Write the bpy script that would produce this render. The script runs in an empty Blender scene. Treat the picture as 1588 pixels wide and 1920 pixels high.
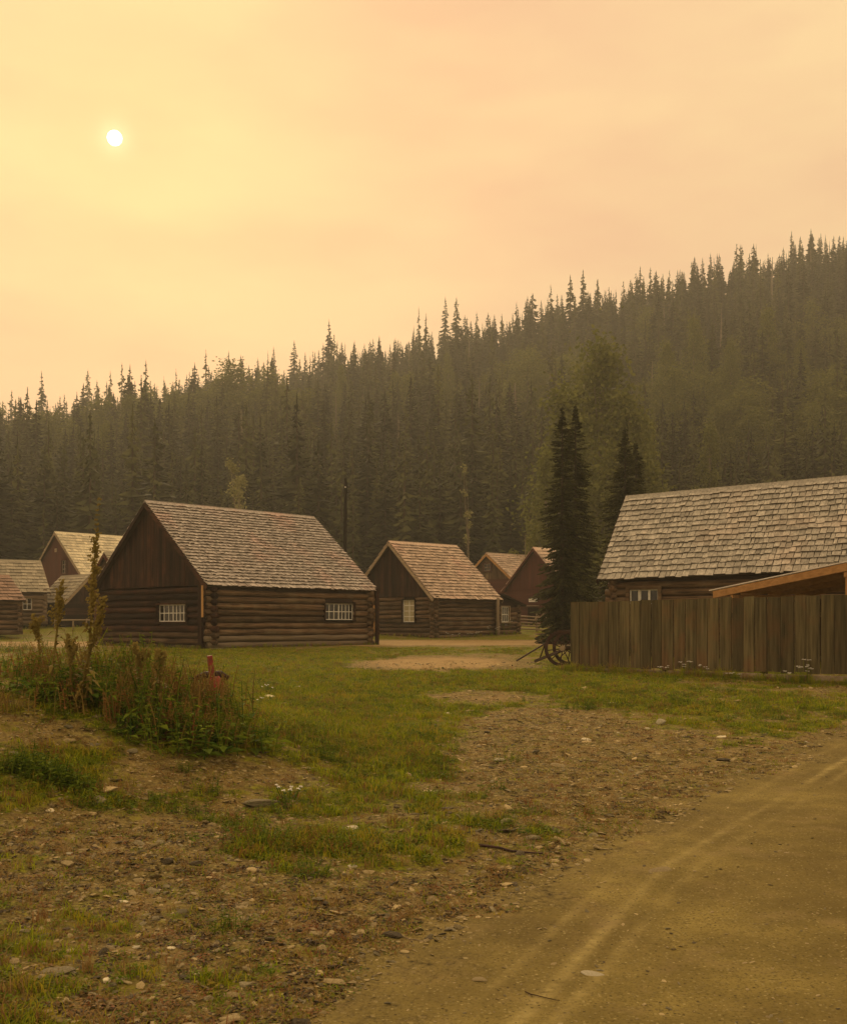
import bpy, math, random
import numpy as np
from mathutils import Vector, Matrix

random.seed(7); RNG = np.random.default_rng(7)
sc = bpy.context.scene
col = sc.collection

# ---------------------------------------------------------------- camera, sky, sun, exposure
F = 2000.0; CX = 794.0; HY = 1170.0; EYE = 1.65      # focal length / horizon in photograph pixels (1588 x 1920)
cam = bpy.data.objects.new('camera', bpy.data.cameras.new('camera'))
col.objects.link(cam); sc.camera = cam
cam.location = (0, 0, EYE); cam.rotation_euler = (math.radians(90), 0, 0)
cam.data.sensor_fit = 'HORIZONTAL'; cam.data.sensor_width = 36
cam.data.lens = 36 * F / 1588; cam.data.shift_y = (HY - 960) / 1588
cam.data.clip_start = 0.05; cam.data.clip_end = 3000

SUN = Vector(((215 - CX) / F, 1.0, (HY - 258) / F)).normalized()
SUN_EL = math.asin(SUN.z); SUN_AZ = math.atan2(SUN.x, SUN.y)

w = bpy.data.worlds.new('World'); sc.world = w; w.use_nodes = True
nt = w.node_tree; nt.nodes.clear()
def N(tree, t, **k):
    n = tree.nodes.new(t)
    for a, b in k.items(): setattr(n, a, b)
    return n
def M_(tree, op, a, b=None, clamp=False):
    n = N(tree, 'ShaderNodeMath', operation=op); n.use_clamp = clamp
    for i, v in enumerate((a, b)):
        if v is None: continue
        if hasattr(v, 'links'): tree.links.new(v, n.inputs[i])
        else: n.inputs[i].default_value = v
    return n.outputs[0]
def MIX(tree, f, a, b, bt='MIX'):
    n = N(tree, 'ShaderNodeMix', data_type='RGBA', blend_type=bt)
    for s, v in ((n.inputs[0], f), (n.inputs[6], a), (n.inputs[7], b)):
        if hasattr(v, 'links'): tree.links.new(v, s)
        elif isinstance(v, (int, float)): s.default_value = v
        else: s.default_value = (*v, 1) if len(v) == 3 else v
    return n.outputs[2]
tc = N(nt, 'ShaderNodeTexCoord'); D = tc.outputs['Generated']
sep = N(nt, 'ShaderNodeSeparateXYZ'); nt.links.new(D, sep.inputs[0])
dp = N(nt, 'ShaderNodeVectorMath', operation='DOT_PRODUCT'); nt.links.new(D, dp.inputs[0])
dp.inputs[1].default_value = SUN
dots = dp.outputs['Value']; dpos = M_(nt, 'MAXIMUM', dots, 0.0)
# broad glow centred a little above the sun
dg = N(nt, 'ShaderNodeVectorMath', operation='DOT_PRODUCT'); nt.links.new(D, dg.inputs[0])
dg.inputs[1].default_value = Vector((-0.24, 1.0, 0.66)).normalized()
glow = M_(nt, 'POWER', M_(nt, 'MAXIMUM', dg.outputs['Value'], 0.0), 90.0)
nz = N(nt, 'ShaderNodeTexNoise'); nz.inputs['Scale'].default_value = 3.6; nz.inputs['Detail'].default_value = 4
mp = N(nt, 'ShaderNodeMapping'); mp.inputs['Rotation'].default_value = (0, 0.55, 0.3); mp.inputs['Scale'].default_value = (.8, 1, 2.6)
mp.inputs['Location'].default_value = (3.55, 0.2, 1.1)
nt.links.new(D, mp.inputs[0]); nt.links.new(mp.outputs[0], nz.inputs['Vector'])
band = M_(nt, 'MULTIPLY', M_(nt, 'SUBTRACT', nz.outputs[0], 0.38), 4.0, clamp=True)
SKY_A = (1.00, 0.62, 0.36); SKY_B = (1.14, 0.80, 0.42); SKY_GLOW = (1.18, 0.92, 0.44)
c = MIX(nt, band, SKY_A, SKY_B)
c = MIX(nt, M_(nt, 'MULTIPLY', glow, 0.32, clamp=True), c, SKY_GLOW)
low = M_(nt, 'MULTIPLY', M_(nt, 'SUBTRACT', 0.42, sep.outputs[2]), 1.6, clamp=True)
c = MIX(nt, M_(nt, 'MULTIPLY', low, 0.75), c, (1.24, 0.84, 0.50))
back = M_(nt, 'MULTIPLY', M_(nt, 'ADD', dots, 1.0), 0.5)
c_backlift = MIX(nt, 1.0, c, MIX(nt, M_(nt, 'MULTIPLY', back, 1.35, clamp=True), (1.12, 1.27, 1.34), (1, 1, 1)), 'MULTIPLY')  # unseen sky behind the camera lifted and made paler to brighten surfaces
disc = M_(nt, 'GREATER_THAN', dots, math.cos(0.0060))
dsc = MIX(nt, disc, c_backlift, (9.0, 8.2, 5.2))
halo = M_(nt, 'MULTIPLY', M_(nt, 'POWER', dpos, 14000.0), 0.22)
dsc = MIX(nt, halo, dsc, (1.5, 1.3, 0.8), 'ADD')
sky = N(nt, 'ShaderNodeTexSky', sky_type='NISHITA'); sky.sun_disc = False
sky.sun_elevation = SUN_EL; sky.sun_rotation = SUN_AZ; sky.dust_density = 8; sky.air_density = 2
skw = MIX(nt, 1.0, sky.outputs[0], (0.055, 0.032, 0.010), 'MULTIPLY')
bg1 = N(nt, 'ShaderNodeBackground'); bg1.inputs[1].default_value = 0.10; nt.links.new(skw, bg1.inputs[0])
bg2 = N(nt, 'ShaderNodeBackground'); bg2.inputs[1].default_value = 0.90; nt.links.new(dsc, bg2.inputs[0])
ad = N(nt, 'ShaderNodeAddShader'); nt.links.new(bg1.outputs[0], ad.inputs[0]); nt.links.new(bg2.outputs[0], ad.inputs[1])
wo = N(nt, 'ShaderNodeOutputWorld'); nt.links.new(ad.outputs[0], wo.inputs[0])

sun = bpy.data.lights.new('sun', 'SUN'); sun.energy = 1.9; sun.angle = math.radians(16); sun.color = (1.0, 0.76, 0.46)
so = bpy.data.objects.new('sun', sun); col.objects.link(so)
so.rotation_euler = (-SUN).to_track_quat('-Z', 'Y').to_euler()
sc.view_settings.view_transform = 'Standard'; sc.view_settings.look = 'None'
sc.view_settings.exposure = 0.0; sc.view_settings.gamma = 1; sc.view_settings.use_curve_mapping = False
cy = sc.cycles; cy.max_bounces = 5; cy.diffuse_bounces = 2; cy.glossy_bounces = 2; cy.transmission_bounces = 3
cy.volume_bounces = 0; cy.transparent_max_bounces = 8; cy.use_denoising = True; cy.caustics_reflective = False

# ---------------------------------------------------------------- noise and terrain
def _h(ix, iy, s):
    n = (ix * 374761393 + iy * 668265263 + s * 974711) & 0xffffffff
    n = ((n ^ (n >> 13)) * 1274126177) & 0xffffffff
    return ((n ^ (n >> 16)) & 0xffff) / 65535.0
def vnoise(x, y, s=0):
    x = np.asarray(x, float); y = np.asarray(y, float)
    ix = np.floor(x).astype(np.int64); iy = np.floor(y).astype(np.int64)
    fx = x - ix; fy = y - iy; fx = fx * fx * (3 - 2 * fx); fy = fy * fy * (3 - 2 * fy)
    return (_h(ix, iy, s) * (1 - fx) + _h(ix + 1, iy, s) * fx) * (1 - fy) + (_h(ix, iy + 1, s) * (1 - fx) + _h(ix + 1, iy + 1, s) * fx) * fy
def fbm(x, y, s=0, o=4):
    t = 0; a = 1; tot = 0
    for k in range(o):
        t = t + a * vnoise(x * 2 ** k, y * 2 ** k, s + k * 17); tot += a; a *= 0.5
    return t / tot - 0.5
EDY = [0, 4.4, 6.2, 7.67, 9.5, 14.3, 20, 26, 40]; EDX = [-2.6, -0.6, 0.33, 1.17, 2.4, 5.7, 9.6, 13.5, 22]
def road_d(x, y):      # metres inside the road (positive = on the road), wobbly edge
    e = np.interp(y, EDY, EDX)
    return (x - e) * 0.75 + 0.55 * fbm(x * .5, y * .5, 5) + 0.25 * fbm(x * 3, y * 3, 9)
PY = [-50, 5, 12, 20, 26, 40, 58, 66, 74, 90, 105, 130]; PZ = [0, 0, .10, .40, .54, .73, .86, 1.3, 1.62, 1.9, 2.6, 4.0]
def hill(x, y):
    yb = 106.0; yc = 325 - .12 * np.clip(x, -250, 250); zc = np.clip(48.5 + (x + 130) * .213, 16, 118)
    zc = zc + 7 * fbm(x / 60, y * 0 + 3, 41, 3)
    s = np.clip((y - yb) / (yc - yb), 0, 1)
    z = zc * (s ** 1.08) + 10 * fbm(x / 45, y / 45, 44, 3) * np.clip(s * 4, 0, 1) * (1 - s)
    return z - np.clip(y - yc, 0, 400) * .16
def ground_z(x, y):
    x = np.asarray(x, float); y = np.asarray(y, float)
    z = np.interp(y, PY, PZ)
    q = ((x + 3.6) / 2.3) ** 2 + ((y - 12.6) / 2.6) ** 2
    z = z + 0.58 * np.exp(-q ** 1.2)
    q = ((x + 2.2) / 1.3) ** 2 + ((y - 10.6) / 1.1) ** 2
    z = z + 0.16 * np.exp(-q) + .42 * np.exp(-(((x + 4.9) / 2.6) ** 2 + ((y - 10.5) / 3.2) ** 2) ** 1.5) + .10 * np.clip((-x - 1.0) / 2.5, 0, 1) * np.clip((14 - y) / 6, 0, 1) * np.clip((y - 4) / 4, 0, 1)
    rd = road_d(x, y)
    near = np.clip((60 - y) / 30, 0, 1)
    z = z + near * np.clip(-rd, 0, 3) * .05 * np.clip((17 - y) / 8, 0, 1)
    off = np.clip(-rd * 1.4, 0, 1)
    z = z + near * off * (.10 * fbm(x * .6, y * .6, 3) + .05 * fbm(x * 2.4, y * 2.4, 11) + .022 * fbm(x * 9, y * 9, 13, 3))
    z = z + near * (1 - off) * (.012 * fbm(x * 3, y * 3, 12, 3))
    z = z + .10 * fbm(x / 7, y / 7, 2) * np.clip((y - 14) / 20, 0, 1) - .04 * np.clip((y - 20) / 10, 0, 1)
    return z + np.where(y > 106, hill(x, y), 0)
def gz(x, y): return float(ground_z(x, y))
def PX(x, y, z): return CX + F * x / y, HY - F * (z - EYE) / y
def at(px, py, Y): return Vector(((px - CX) / F * Y, Y, EYE - (py - HY) / F * Y))
def on_ground(px, py, lo=2.5, hi=120):
    k = (px - CX) / F; s = (py - HY) / F
    ys = np.geomspace(lo, hi, 1500); d = (EYE - s * ys) - ground_z(k * ys, ys)
    i = np.argmax(d < 0) if (d < 0).any() else len(ys) - 1
    Y = ys[i]; return Vector((k * Y, Y, gz(k * Y, Y)))
def ell(px, py, cx, cy, rx, ry): return np.exp(-((((px - cx) / rx) ** 2 + ((py - cy) / ry) ** 2) ** 1.5))
def green(x, y):
    yy = np.maximum(y, 1.0); px, py = PX(x, yy, ground_z(x, yy))
    g = .26 + 1.25 * fbm(x * .8, y * .8, 21, 5) + 1.2 * fbm(x * 4.5, y * 4.5, 25, 3)
    for a in ((520, 1262, 330, 50, .70), (660, 1330, 260, 75, .62), (740, 1430, 170, 80, .35), (1260, 1330, 380, 40, .48), (1090, 1278, 260, 22, .6), (1350, 1272, 300, 14, -.1),
              (600, 1600, 200, 60, .25), (480, 1600, 90, 40, .4), (300, 1705, 330, 55, .12), (900, 1560, 170, 45, .15), (250, 1340, 260, 60, .4), (90, 1440, 110, 35, .6), (60, 1780, 200, 60, .1),
              (820, 1244, 150, 14, -1.7), (700, 1252, 90, 7, -.9), (905, 1308, 120, 13, -1.0), (1080, 1390, 240, 45, -.85), (1160, 1470, 280, 55, -.6), (1400, 1440, 200, 30, -.3), (1000, 1340, 130, 18, -.6),
              (330, 1455, 230, 35, -.7), (150, 1370, 140, 28, -.55), (230, 1570, 300, 45, -.45), (1250, 1282, 150, 8, -.5), (700, 1720, 200, 60, -.15), (350, 1860, 300, 60, -.12)):
        g = g + a[4] * ell(px, py, *a[:4])
    g = g + np.where((y > 18) & (y < 44), .22 + .7 * fbm(x * 1.1, y * .5, 71), 0) * np.clip((y - 18) / 6, 0, 1)
    g = np.where(y > 44, g + .35, g)
    # village street in front of the second cabin, running off behind the first
    ls = (y - (49.5 + .10 * x)) / 5.2
    g = g - 2.0 * np.exp(-(ls ** 2) ** 2) * (x > -60)
    g = g - 2.5 * np.clip(road_d(x, y) + .35, 0, 1)
    return np.clip(g, 0, 1)
def street(x, y):
    ls = (y - (49.5 + .10 * x)) / 5.2
    a = np.exp(-(ls ** 2) ** 2)
    yy = np.maximum(y, 1.0); px, py = PX(x, yy, ground_z(x, yy))
    a = np.maximum(a, ell(px, py, 820, 1244, 150, 14)); a = np.maximum(a, .5 * ell(px, py, 905, 1308, 120, 13))
    return np.clip(a + .3 * fbm(x, y, 61), 0, 1)

# ---------------------------------------------------------------- materials
def principled(name):
    m = bpy.data.materials.new(name); m.use_nodes = True; t = m.node_tree
    return m, t, t.nodes['Principled BSDF']
def rnd(t):
    oi = N(t, 'ShaderNodeObjectInfo'); ge = N(t, 'ShaderNodeNewGeometry')
    return M_(t, 'FRACT', M_(t, 'ADD', oi.outputs['Random'], ge.outputs['Random Per Island']))
def noise(t, scale, detail=4, mapping=(1, 1, 1), coord='Object', rough=.6, off=None):
    tcn = N(t, 'ShaderNodeTexCoord'); mpn = N(t, 'ShaderNodeMapping'); mpn.inputs['Scale'].default_value = mapping
    t.links.new(tcn.outputs[coord], mpn.inputs[0])
    if off is not None:
        cmb = N(t, 'ShaderNodeCombineXYZ'); [t.links.new(M_(t, 'MULTIPLY', off, 37.0), cmb.inputs[i]) for i in range(3)]
        t.links.new(cmb.outputs[0], mpn.inputs['Location'])
    n = N(t, 'ShaderNodeTexNoise'); n.inputs['Scale'].default_value = scale; n.inputs['Detail'].default_value = detail; n.inputs['Roughness'].default_value = rough
    t.links.new(mpn.outputs[0], n.inputs['Vector']); return n.outputs[0]
def ramp(t, f, lo, hi): return M_(t, 'DIVIDE', M_(t, 'SUBTRACT', f, lo), hi - lo, clamp=True)
def bump(t, b, h, s=.5, d=.02):
    n = N(t, 'ShaderNodeBump'); n.inputs['Strength'].default_value = s; n.inputs['Distance'].default_value = d
    t.links.new(h, n.inputs['Height']); t.links.new(n.outputs[0], b.inputs['Normal'])
def wood(name, c1, c2, axis='x', rough=.85, var=.45, grain=14, c3=None, patch=.0, bs=.6, big=False):
    """weathered timber, grain along AXIS; c3 colours large stains (moss, rust-brown, fresh wood)."""
    m, t, b = principled(name); r = rnd(t)
    mp_ = {'x': (.06, 1, 1), 'y': (1, .06, 1), 'z': (1, 1, .06)}[axis]
    g = noise(t, grain, 5, mp_, off=r); g2 = noise(t, .55, 4) if big else noise(t, 1.3, 3, off=r)
    cc = MIX(t, ramp(t, g, .3, .7), c1, c2)
    if c3: cc = MIX(t, M_(t, 'MULTIPLY', ramp(t, g2, .5, .68), patch), cc, c3)
    v = M_(t, 'ADD', 1 - var / 2, M_(t, 'MULTIPLY', r, var))
    hs = N(t, 'ShaderNodeHueSaturation'); t.links.new(v, hs.inputs['Value']); t.links.new(cc, hs.inputs['Color'])
    t.links.new(hs.outputs[0], b.inputs['Base Color']); b.inputs['Roughness'].default_value = rough
    b.inputs['Specular IOR Level'].default_value = .2
    bump(t, b, g, bs, .02); return m
def plain(name, c, rough=.7, c2=None, sc_=8, metal=0, spec=.3):
    m, t, b = principled(name); n = noise(t, sc_, 4)
    t.links.new(MIX(t, ramp(t, n, .35, .65), c, c2 or tuple(x * .7 for x in c)), b.inputs['Base Color'])
    b.inputs['Roughness'].default_value = rough; b.inputs['Metallic'].default_value = metal; b.inputs['Specular IOR Level'].default_value = spec
    bump(t, b, n, .2, .01); return m
def leafy(name, c1, c2, trans=.3, c3=None, var=.5):
    m, t, b = principled(name); r = rnd(t)
    cc = MIX(t, r, c1, c2)
    if c3:
        oi = N(t, 'ShaderNodeObjectInfo'); cc = MIX(t, ramp(t, oi.outputs['Random'], .6, .95), cc, c3)
    n = noise(t, 3, 2)
    hs = N(t, 'ShaderNodeHueSaturation'); t.links.new(M_(t, 'ADD', 1 - var / 2, M_(t, 'MULTIPLY', n, var)), hs.inputs['Value']); t.links.new(cc, hs.inputs['Color'])
    t.links.new(hs.outputs[0], b.inputs['Base Color']); b.inputs['Roughness'].default_value = .75; b.inputs['Specular IOR Level'].default_value = .15
    tr = N(t, 'ShaderNodeBsdfTranslucent'); t.links.new(hs.outputs[0], tr.inputs[0])
    mx = N(t, 'ShaderNodeMixShader'); mx.inputs[0].default_value = trans
    t.links.new(b.outputs[0], mx.inputs[1]); t.links.new(tr.outputs[0], mx.inputs[2])
    t.links.new(mx.outputs[0], t.nodes['Material Output'].inputs[0]); return m
def shingle_mat(name, c1, c2, axis, c3=None, patch=0.0, bright=1.0):
    m = wood(name, c1, c2, axis, .9, .5, 14, c3, patch, .8, True); return m

LOGD = dict(c1=(.028, .014, .008), c2=(.085, .043, .023))
M = {}
for ax in 'xyz':
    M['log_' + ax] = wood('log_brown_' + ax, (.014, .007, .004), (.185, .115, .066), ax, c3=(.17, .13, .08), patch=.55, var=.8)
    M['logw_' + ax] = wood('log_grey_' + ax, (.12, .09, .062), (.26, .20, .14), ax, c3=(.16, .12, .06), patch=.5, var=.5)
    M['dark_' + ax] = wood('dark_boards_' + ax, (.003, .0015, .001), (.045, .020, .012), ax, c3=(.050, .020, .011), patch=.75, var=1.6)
    M['fence_' + ax] = wood('fence_wood_' + ax, (.042, .034, .018), (.160, .130, .065), ax, grain=15, c3=(.16, .080, .038), patch=.5, var=.6)
    M['trim_' + ax] = wood('trim_wood_' + ax, (.20, .15, .10), (.36, .28, .19), ax)
    M['red_' + ax] = wood('red_brown_siding_' + ax, (.062, .022, .017), (.098, .034, .025), ax, var=.25, grain=8)
    M['farlog_' + ax] = wood('far_log_' + ax, (.10, .07, .045), (.20, .14, .09), ax, var=.5)
    M['new_' + ax] = wood('new_timber_' + ax, (.30, .155, .055), (.48, .27, .11), ax, var=.3, bs=.3)
M['sh_one'] = shingle_mat('weathered_shingles', (.28, .245, .22), (.64, .58, .53), 'y', (.66, .42, .36), .5)
M['sh_two'] = shingle_mat('pinkish_shingles', (.36, .27, .21), (.70, .55, .43), 'y', (.66, .40, .33), .5)
M['sh_stable'] = shingle_mat('stable_shingles', (.26, .245, .215), (.58, .54, .47), 'y', (.56, .42, .33), .35)
M['sh_pale'] = shingle_mat('pale_shingles', (.55, .48, .33), (.88, .80, .58), 'y', (.75, .62, .4), .3)
M['sh_grey'] = shingle_mat('grey_shingles', (.28, .25, .19), (.44, .39, .29), 'y')
M['sh_rose'] = shingle_mat('rose_shingles', (.26, .175, .135), (.38, .26, .20), 'y')
M['endgrain'] = plain('dark_end_grain', (.10, .08, .06), .95, (.17, .135, .10), 20)  # weathered end grain, painted dark so shingle rows show shadow lines
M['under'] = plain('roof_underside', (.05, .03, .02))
M['white'] = plain('white_paint', (.80, .78, .72), .5, (.6, .57, .52), 20)
M['glass'], t_, b_ = principled('window_glass'); b_.inputs['Base Color'].default_value = (.012, .010, .010, 1); b_.inputs['Roughness'].default_value = .12; b_.inputs['Specular IOR Level'].default_value = .5
M['muted'] = plain('faded_paint', (.22, .17, .13), .8)
M['curtain'] = plain('curtain', (.45, .40, .27), .9, (.33, .29, .19), 5)
M['iron'] = plain('rusty_iron', (.018, .010, .010), .7, (.055, .024, .016), 14)
M['redpaint'] = plain('faded_red_paint', (.30, .030, .022), .6, (.16, .035, .022), 18)
M['metalroof'] = plain('galvanised_sheet', (.75, .70, .68), .35, (.6, .55, .52), 5)
M['trunk'] = plain('spruce_bark', (.055, .038, .025), .9, (.10, .07, .05), 12)
M['palebark'] = plain('pale_bark', (.26, .21, .15), .9, (.15, .12, .085), 6)
M['needle_near'] = leafy('spruce_needles', (.014, .018, .006), (.080, .082, .024), .15)
M['needle_far'] = leafy('forest_needles', (.032, .037, .014), (.095, .100, .036), .2, (.12, .122, .040))  # lightened so the needle colour carries part of the distance haze
M['needle_dark'] = leafy('dark_forest_needles', (.014, .018, .007), (.048, .052, .018), .15)
M['needle_pale'] = leafy('olive_forest_needles', (.045, .052, .018), (.12, .125, .042), .25)
M['leaf_tree'] = leafy('cottonwood_leaves', (.10, .115, .028), (.22, .225, .06), .4)
M['leaf_pale'] = leafy('aspen_leaves', (.22, .22, .09), (.34, .32, .15), .4)
M['grass'] = leafy('grass_blades', (.14, .19, .005), (.36, .40, .015), .42, (.38, .29, .03))
M['drygrass'] = leafy('dry_grass', (.22, .14, .045), (.34, .23, .08), .3, (.24, .11, .045))
M['clover'] = leafy('ground_cover_leaves', (.075, .13, .006), (.20, .25, .014), .3, (.28, .22, .025))
M['weed'] = leafy('weed_leaves', (.045, .10, .010), (.21, .27, .022), .38)
M['weedb'] = leafy('rusty_weed_leaves', (.22, .14, .035), (.34, .24, .06), .3, (.30, .12, .04))
M['stalk'] = leafy('seed_stalk', (.15, .11, .025), (.26, .20, .05), .3)
M['deadleaf'] = leafy('dead_leaves', (.035, .022, .010), (.10, .06, .022), .1)  # dark leaf flecks added to stand in for small shadows on the ground
M['polewood'] = plain('creosoted_pole', (.012, .009, .006), .9)
M['petal'] = plain('white_petals', (.80, .78, .74), .7, (.7, .68, .6), 30)
def rock_mat(name, c1, c2):
    m, t, b = principled(name); n = noise(t, 6, 5); n2 = noise(t, 30, 4); r = rnd(t)
    cc = MIX(t, ramp(t, n, .3, .7), c1, c2)
    hs = N(t, 'ShaderNodeHueSaturation'); t.links.new(M_(t, 'ADD', .6, M_(t, 'MULTIPLY', r, .8)), hs.inputs['Value']); t.links.new(cc, hs.inputs['Color'])
    t.links.new(hs.outputs[0], b.inputs['Base Color']); b.inputs['Roughness'].default_value = .9; b.inputs['Specular IOR Level'].default_value = .2
    bump(t, b, n2, .6, .01); return m
M['rock_tan'] = rock_mat('tan_stone', (.30, .23, .11), (.52, .42, .22))
M['rock_grey'] = rock_mat('grey_stone', (.15, .13, .075), (.30, .26, .16))
M['rock_dark'] = rock_mat('dark_stone', (.055, .045, .028), (.13, .105, .065))
M['rock_pale'] = rock_mat('pale_stone', (.52, .46, .30), (.78, .72, .54))
M['pebble'] = rock_mat('pebbles', (.16, .12, .060), (.50, .41, .22))

# ---------------------------------------------------------------- object helpers
class MB:
    """collects verts/faces, then links them as one mesh object"""
    def __init__(s): s.v = []; s.f = []
    def add(s, vs, fs):
        n = len(s.v); s.v += [tuple(p) for p in vs]; s.f += [tuple(i + n for i in f) for f in fs]; return s
    def hexa(s, p):      # p: 8 points, bottom ring then top ring
        return s.add(p, [(3, 2, 1, 0), (4, 5, 6, 7), (0, 1, 5, 4), (1, 2, 6, 5), (2, 3, 7, 6), (3, 0, 4, 7)])
    def box(s, a, b):
        (x0, y0, z0), (x1, y1, z1) = a, b
        return s.hexa([(x0, y0, z0), (x1, y0, z0), (x1, y1, z0), (x0, y1, z0), (x0, y0, z1), (x1, y0, z1), (x1, y1, z1), (x0, y1, z1)])
    def beam(s, a, b, w_, h_, up=(0, 0, 1)):
        a, b = Vector(a), Vector(b); d = (b - a).normalized(); sd = d.cross(Vector(up)).normalized() * w_ / 2; u = sd.cross(d).normalized() * h_ / 2
        return s.hexa([a - sd - u, b - sd - u, b + sd - u, a + sd - u, a - sd + u, b - sd + u, b + sd + u, a + sd + u])
    def tube(s, pts, rad, n=8, cap=True):
        pts = [Vector(p) for p in pts]; rad = rad if hasattr(rad, '__len__') else [rad] * len(pts)
        rings = []; base = len(s.v); ref = Vector((0, 0, 1))
        d0 = (pts[-1] - pts[0]).normalized()
        if abs(d0.z) > .8: ref = Vector((1, 0, 0))
        for i, p in enumerate(pts):
            d = (pts[min(i + 1, len(pts) - 1)] - pts[max(i - 1, 0)]).normalized()
            a = d.cross(ref).normalized(); b = a.cross(d)
            for k in range(n):
                t = 2 * math.pi * k / n; s.v.append(tuple(p + (a * math.cos(t) + b * math.sin(t)) * rad[i]))
        for i in range(len(pts) - 1):
            for k in range(n):
                k2 = (k + 1) % n; o = base + i * n
                s.f.append((o + k, o + k2, o + n + k2, o + n + k))
        if cap:
            s.f.append(tuple(base + k for k in range(n))[::-1]); s.f.append(tuple(base + (len(pts) - 1) * n + k for k in range(n)))
        return s
    def mesh(s, name, mat, smooth=False):
        me = bpy.data.meshes.new(name); me.from_pydata(s.v, [], s.f)
        if mat: me.materials.append(M[mat] if isinstance(mat, str) else mat)
        if smooth: me.polygons.foreach_set('use_smooth', [True] * len(me.polygons))
        me.update(); return me
    def obj(s, name, mat, parent=None, smooth=False, kind=None, label=None):
        return link(name, s.mesh(name, mat, smooth), parent, kind, label)
def link(name, me, parent=None, kind=None, label=None):
    o = bpy.data.objects.new(name, me); col.objects.link(o)
    if parent: o.parent = parent
    if kind: o['kind'] = kind
    if label: o['label'] = label
    return o
def tag(o, label=None, cat=None, group=None, kind=None):
    if label: o['label'] = label
    if cat: o['category'] = cat
    if group: o['group'] = group
    if kind: o['kind'] = kind
    return o
def thing(name, loc, rz, label, cat, group=None):
    o = bpy.data.objects.new(name, None); col.objects.link(o); o.location = loc; o.rotation_euler = (0, 0, rz)
    o.empty_display_size = .2
    return tag(o, label, cat, group)
def copy_tree(root, loc, rz=None, scale=None, label=None, group=None):
    r = root.copy(); col.objects.link(r); r.location = loc
    if rz is not None: r.rotation_euler = (0, 0, rz)
    if scale is not None: r.scale = scale if hasattr(scale, '__len__') else (scale,) * 3
    if label: r['label'] = label
    if group: r['group'] = group
    for ch in root.children:
        c_ = ch.copy(); col.objects.link(c_); c_.parent = r
        for g_ in ch.children:
            d_ = g_.copy(); col.objects.link(d_); d_.parent = c_
    return r

# ---------------------------------------------------------------- ground sheet
def polar(name, radii, angs, fn, attrs, mat):
    R_, A_ = np.meshgrid(radii, angs, indexing='ij'); x = R_ * np.sin(A_); y = R_ * np.cos(A_); z = fn(x, y)
    nr, na = x.shape; me = bpy.data.meshes.new(name)
    co = np.stack([x, y, z], -1).reshape(-1, 3)
    i = np.arange(nr - 1)[:, None]; j = np.arange(na - 1)[None, :]
    q = np.stack([i * na + j, i * na + j + 1, (i + 1) * na + j + 1, (i + 1) * na + j], -1).reshape(-1, 4)[:, ::-1]
    me.vertices.add(len(co)); me.vertices.foreach_set('co', co.ravel())
    me.loops.add(q.size); me.loops.foreach_set('vertex_index', q.ravel().astype(np.int32))
    me.polygons.add(len(q)); me.polygons.foreach_set('loop_start', np.arange(0, q.size, 4, dtype=np.int32))
    me.polygons.foreach_set('use_smooth', np.ones(len(q), bool)); me.update(calc_edges=True)
    for nm, f in attrs.items():
        a = me.attributes.new(nm, 'FLOAT', 'POINT'); a.data.foreach_set('value', f(x, y).ravel().astype(np.float32))
    me.materials.append(mat); return tag(link(name, me), kind='structure')
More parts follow.
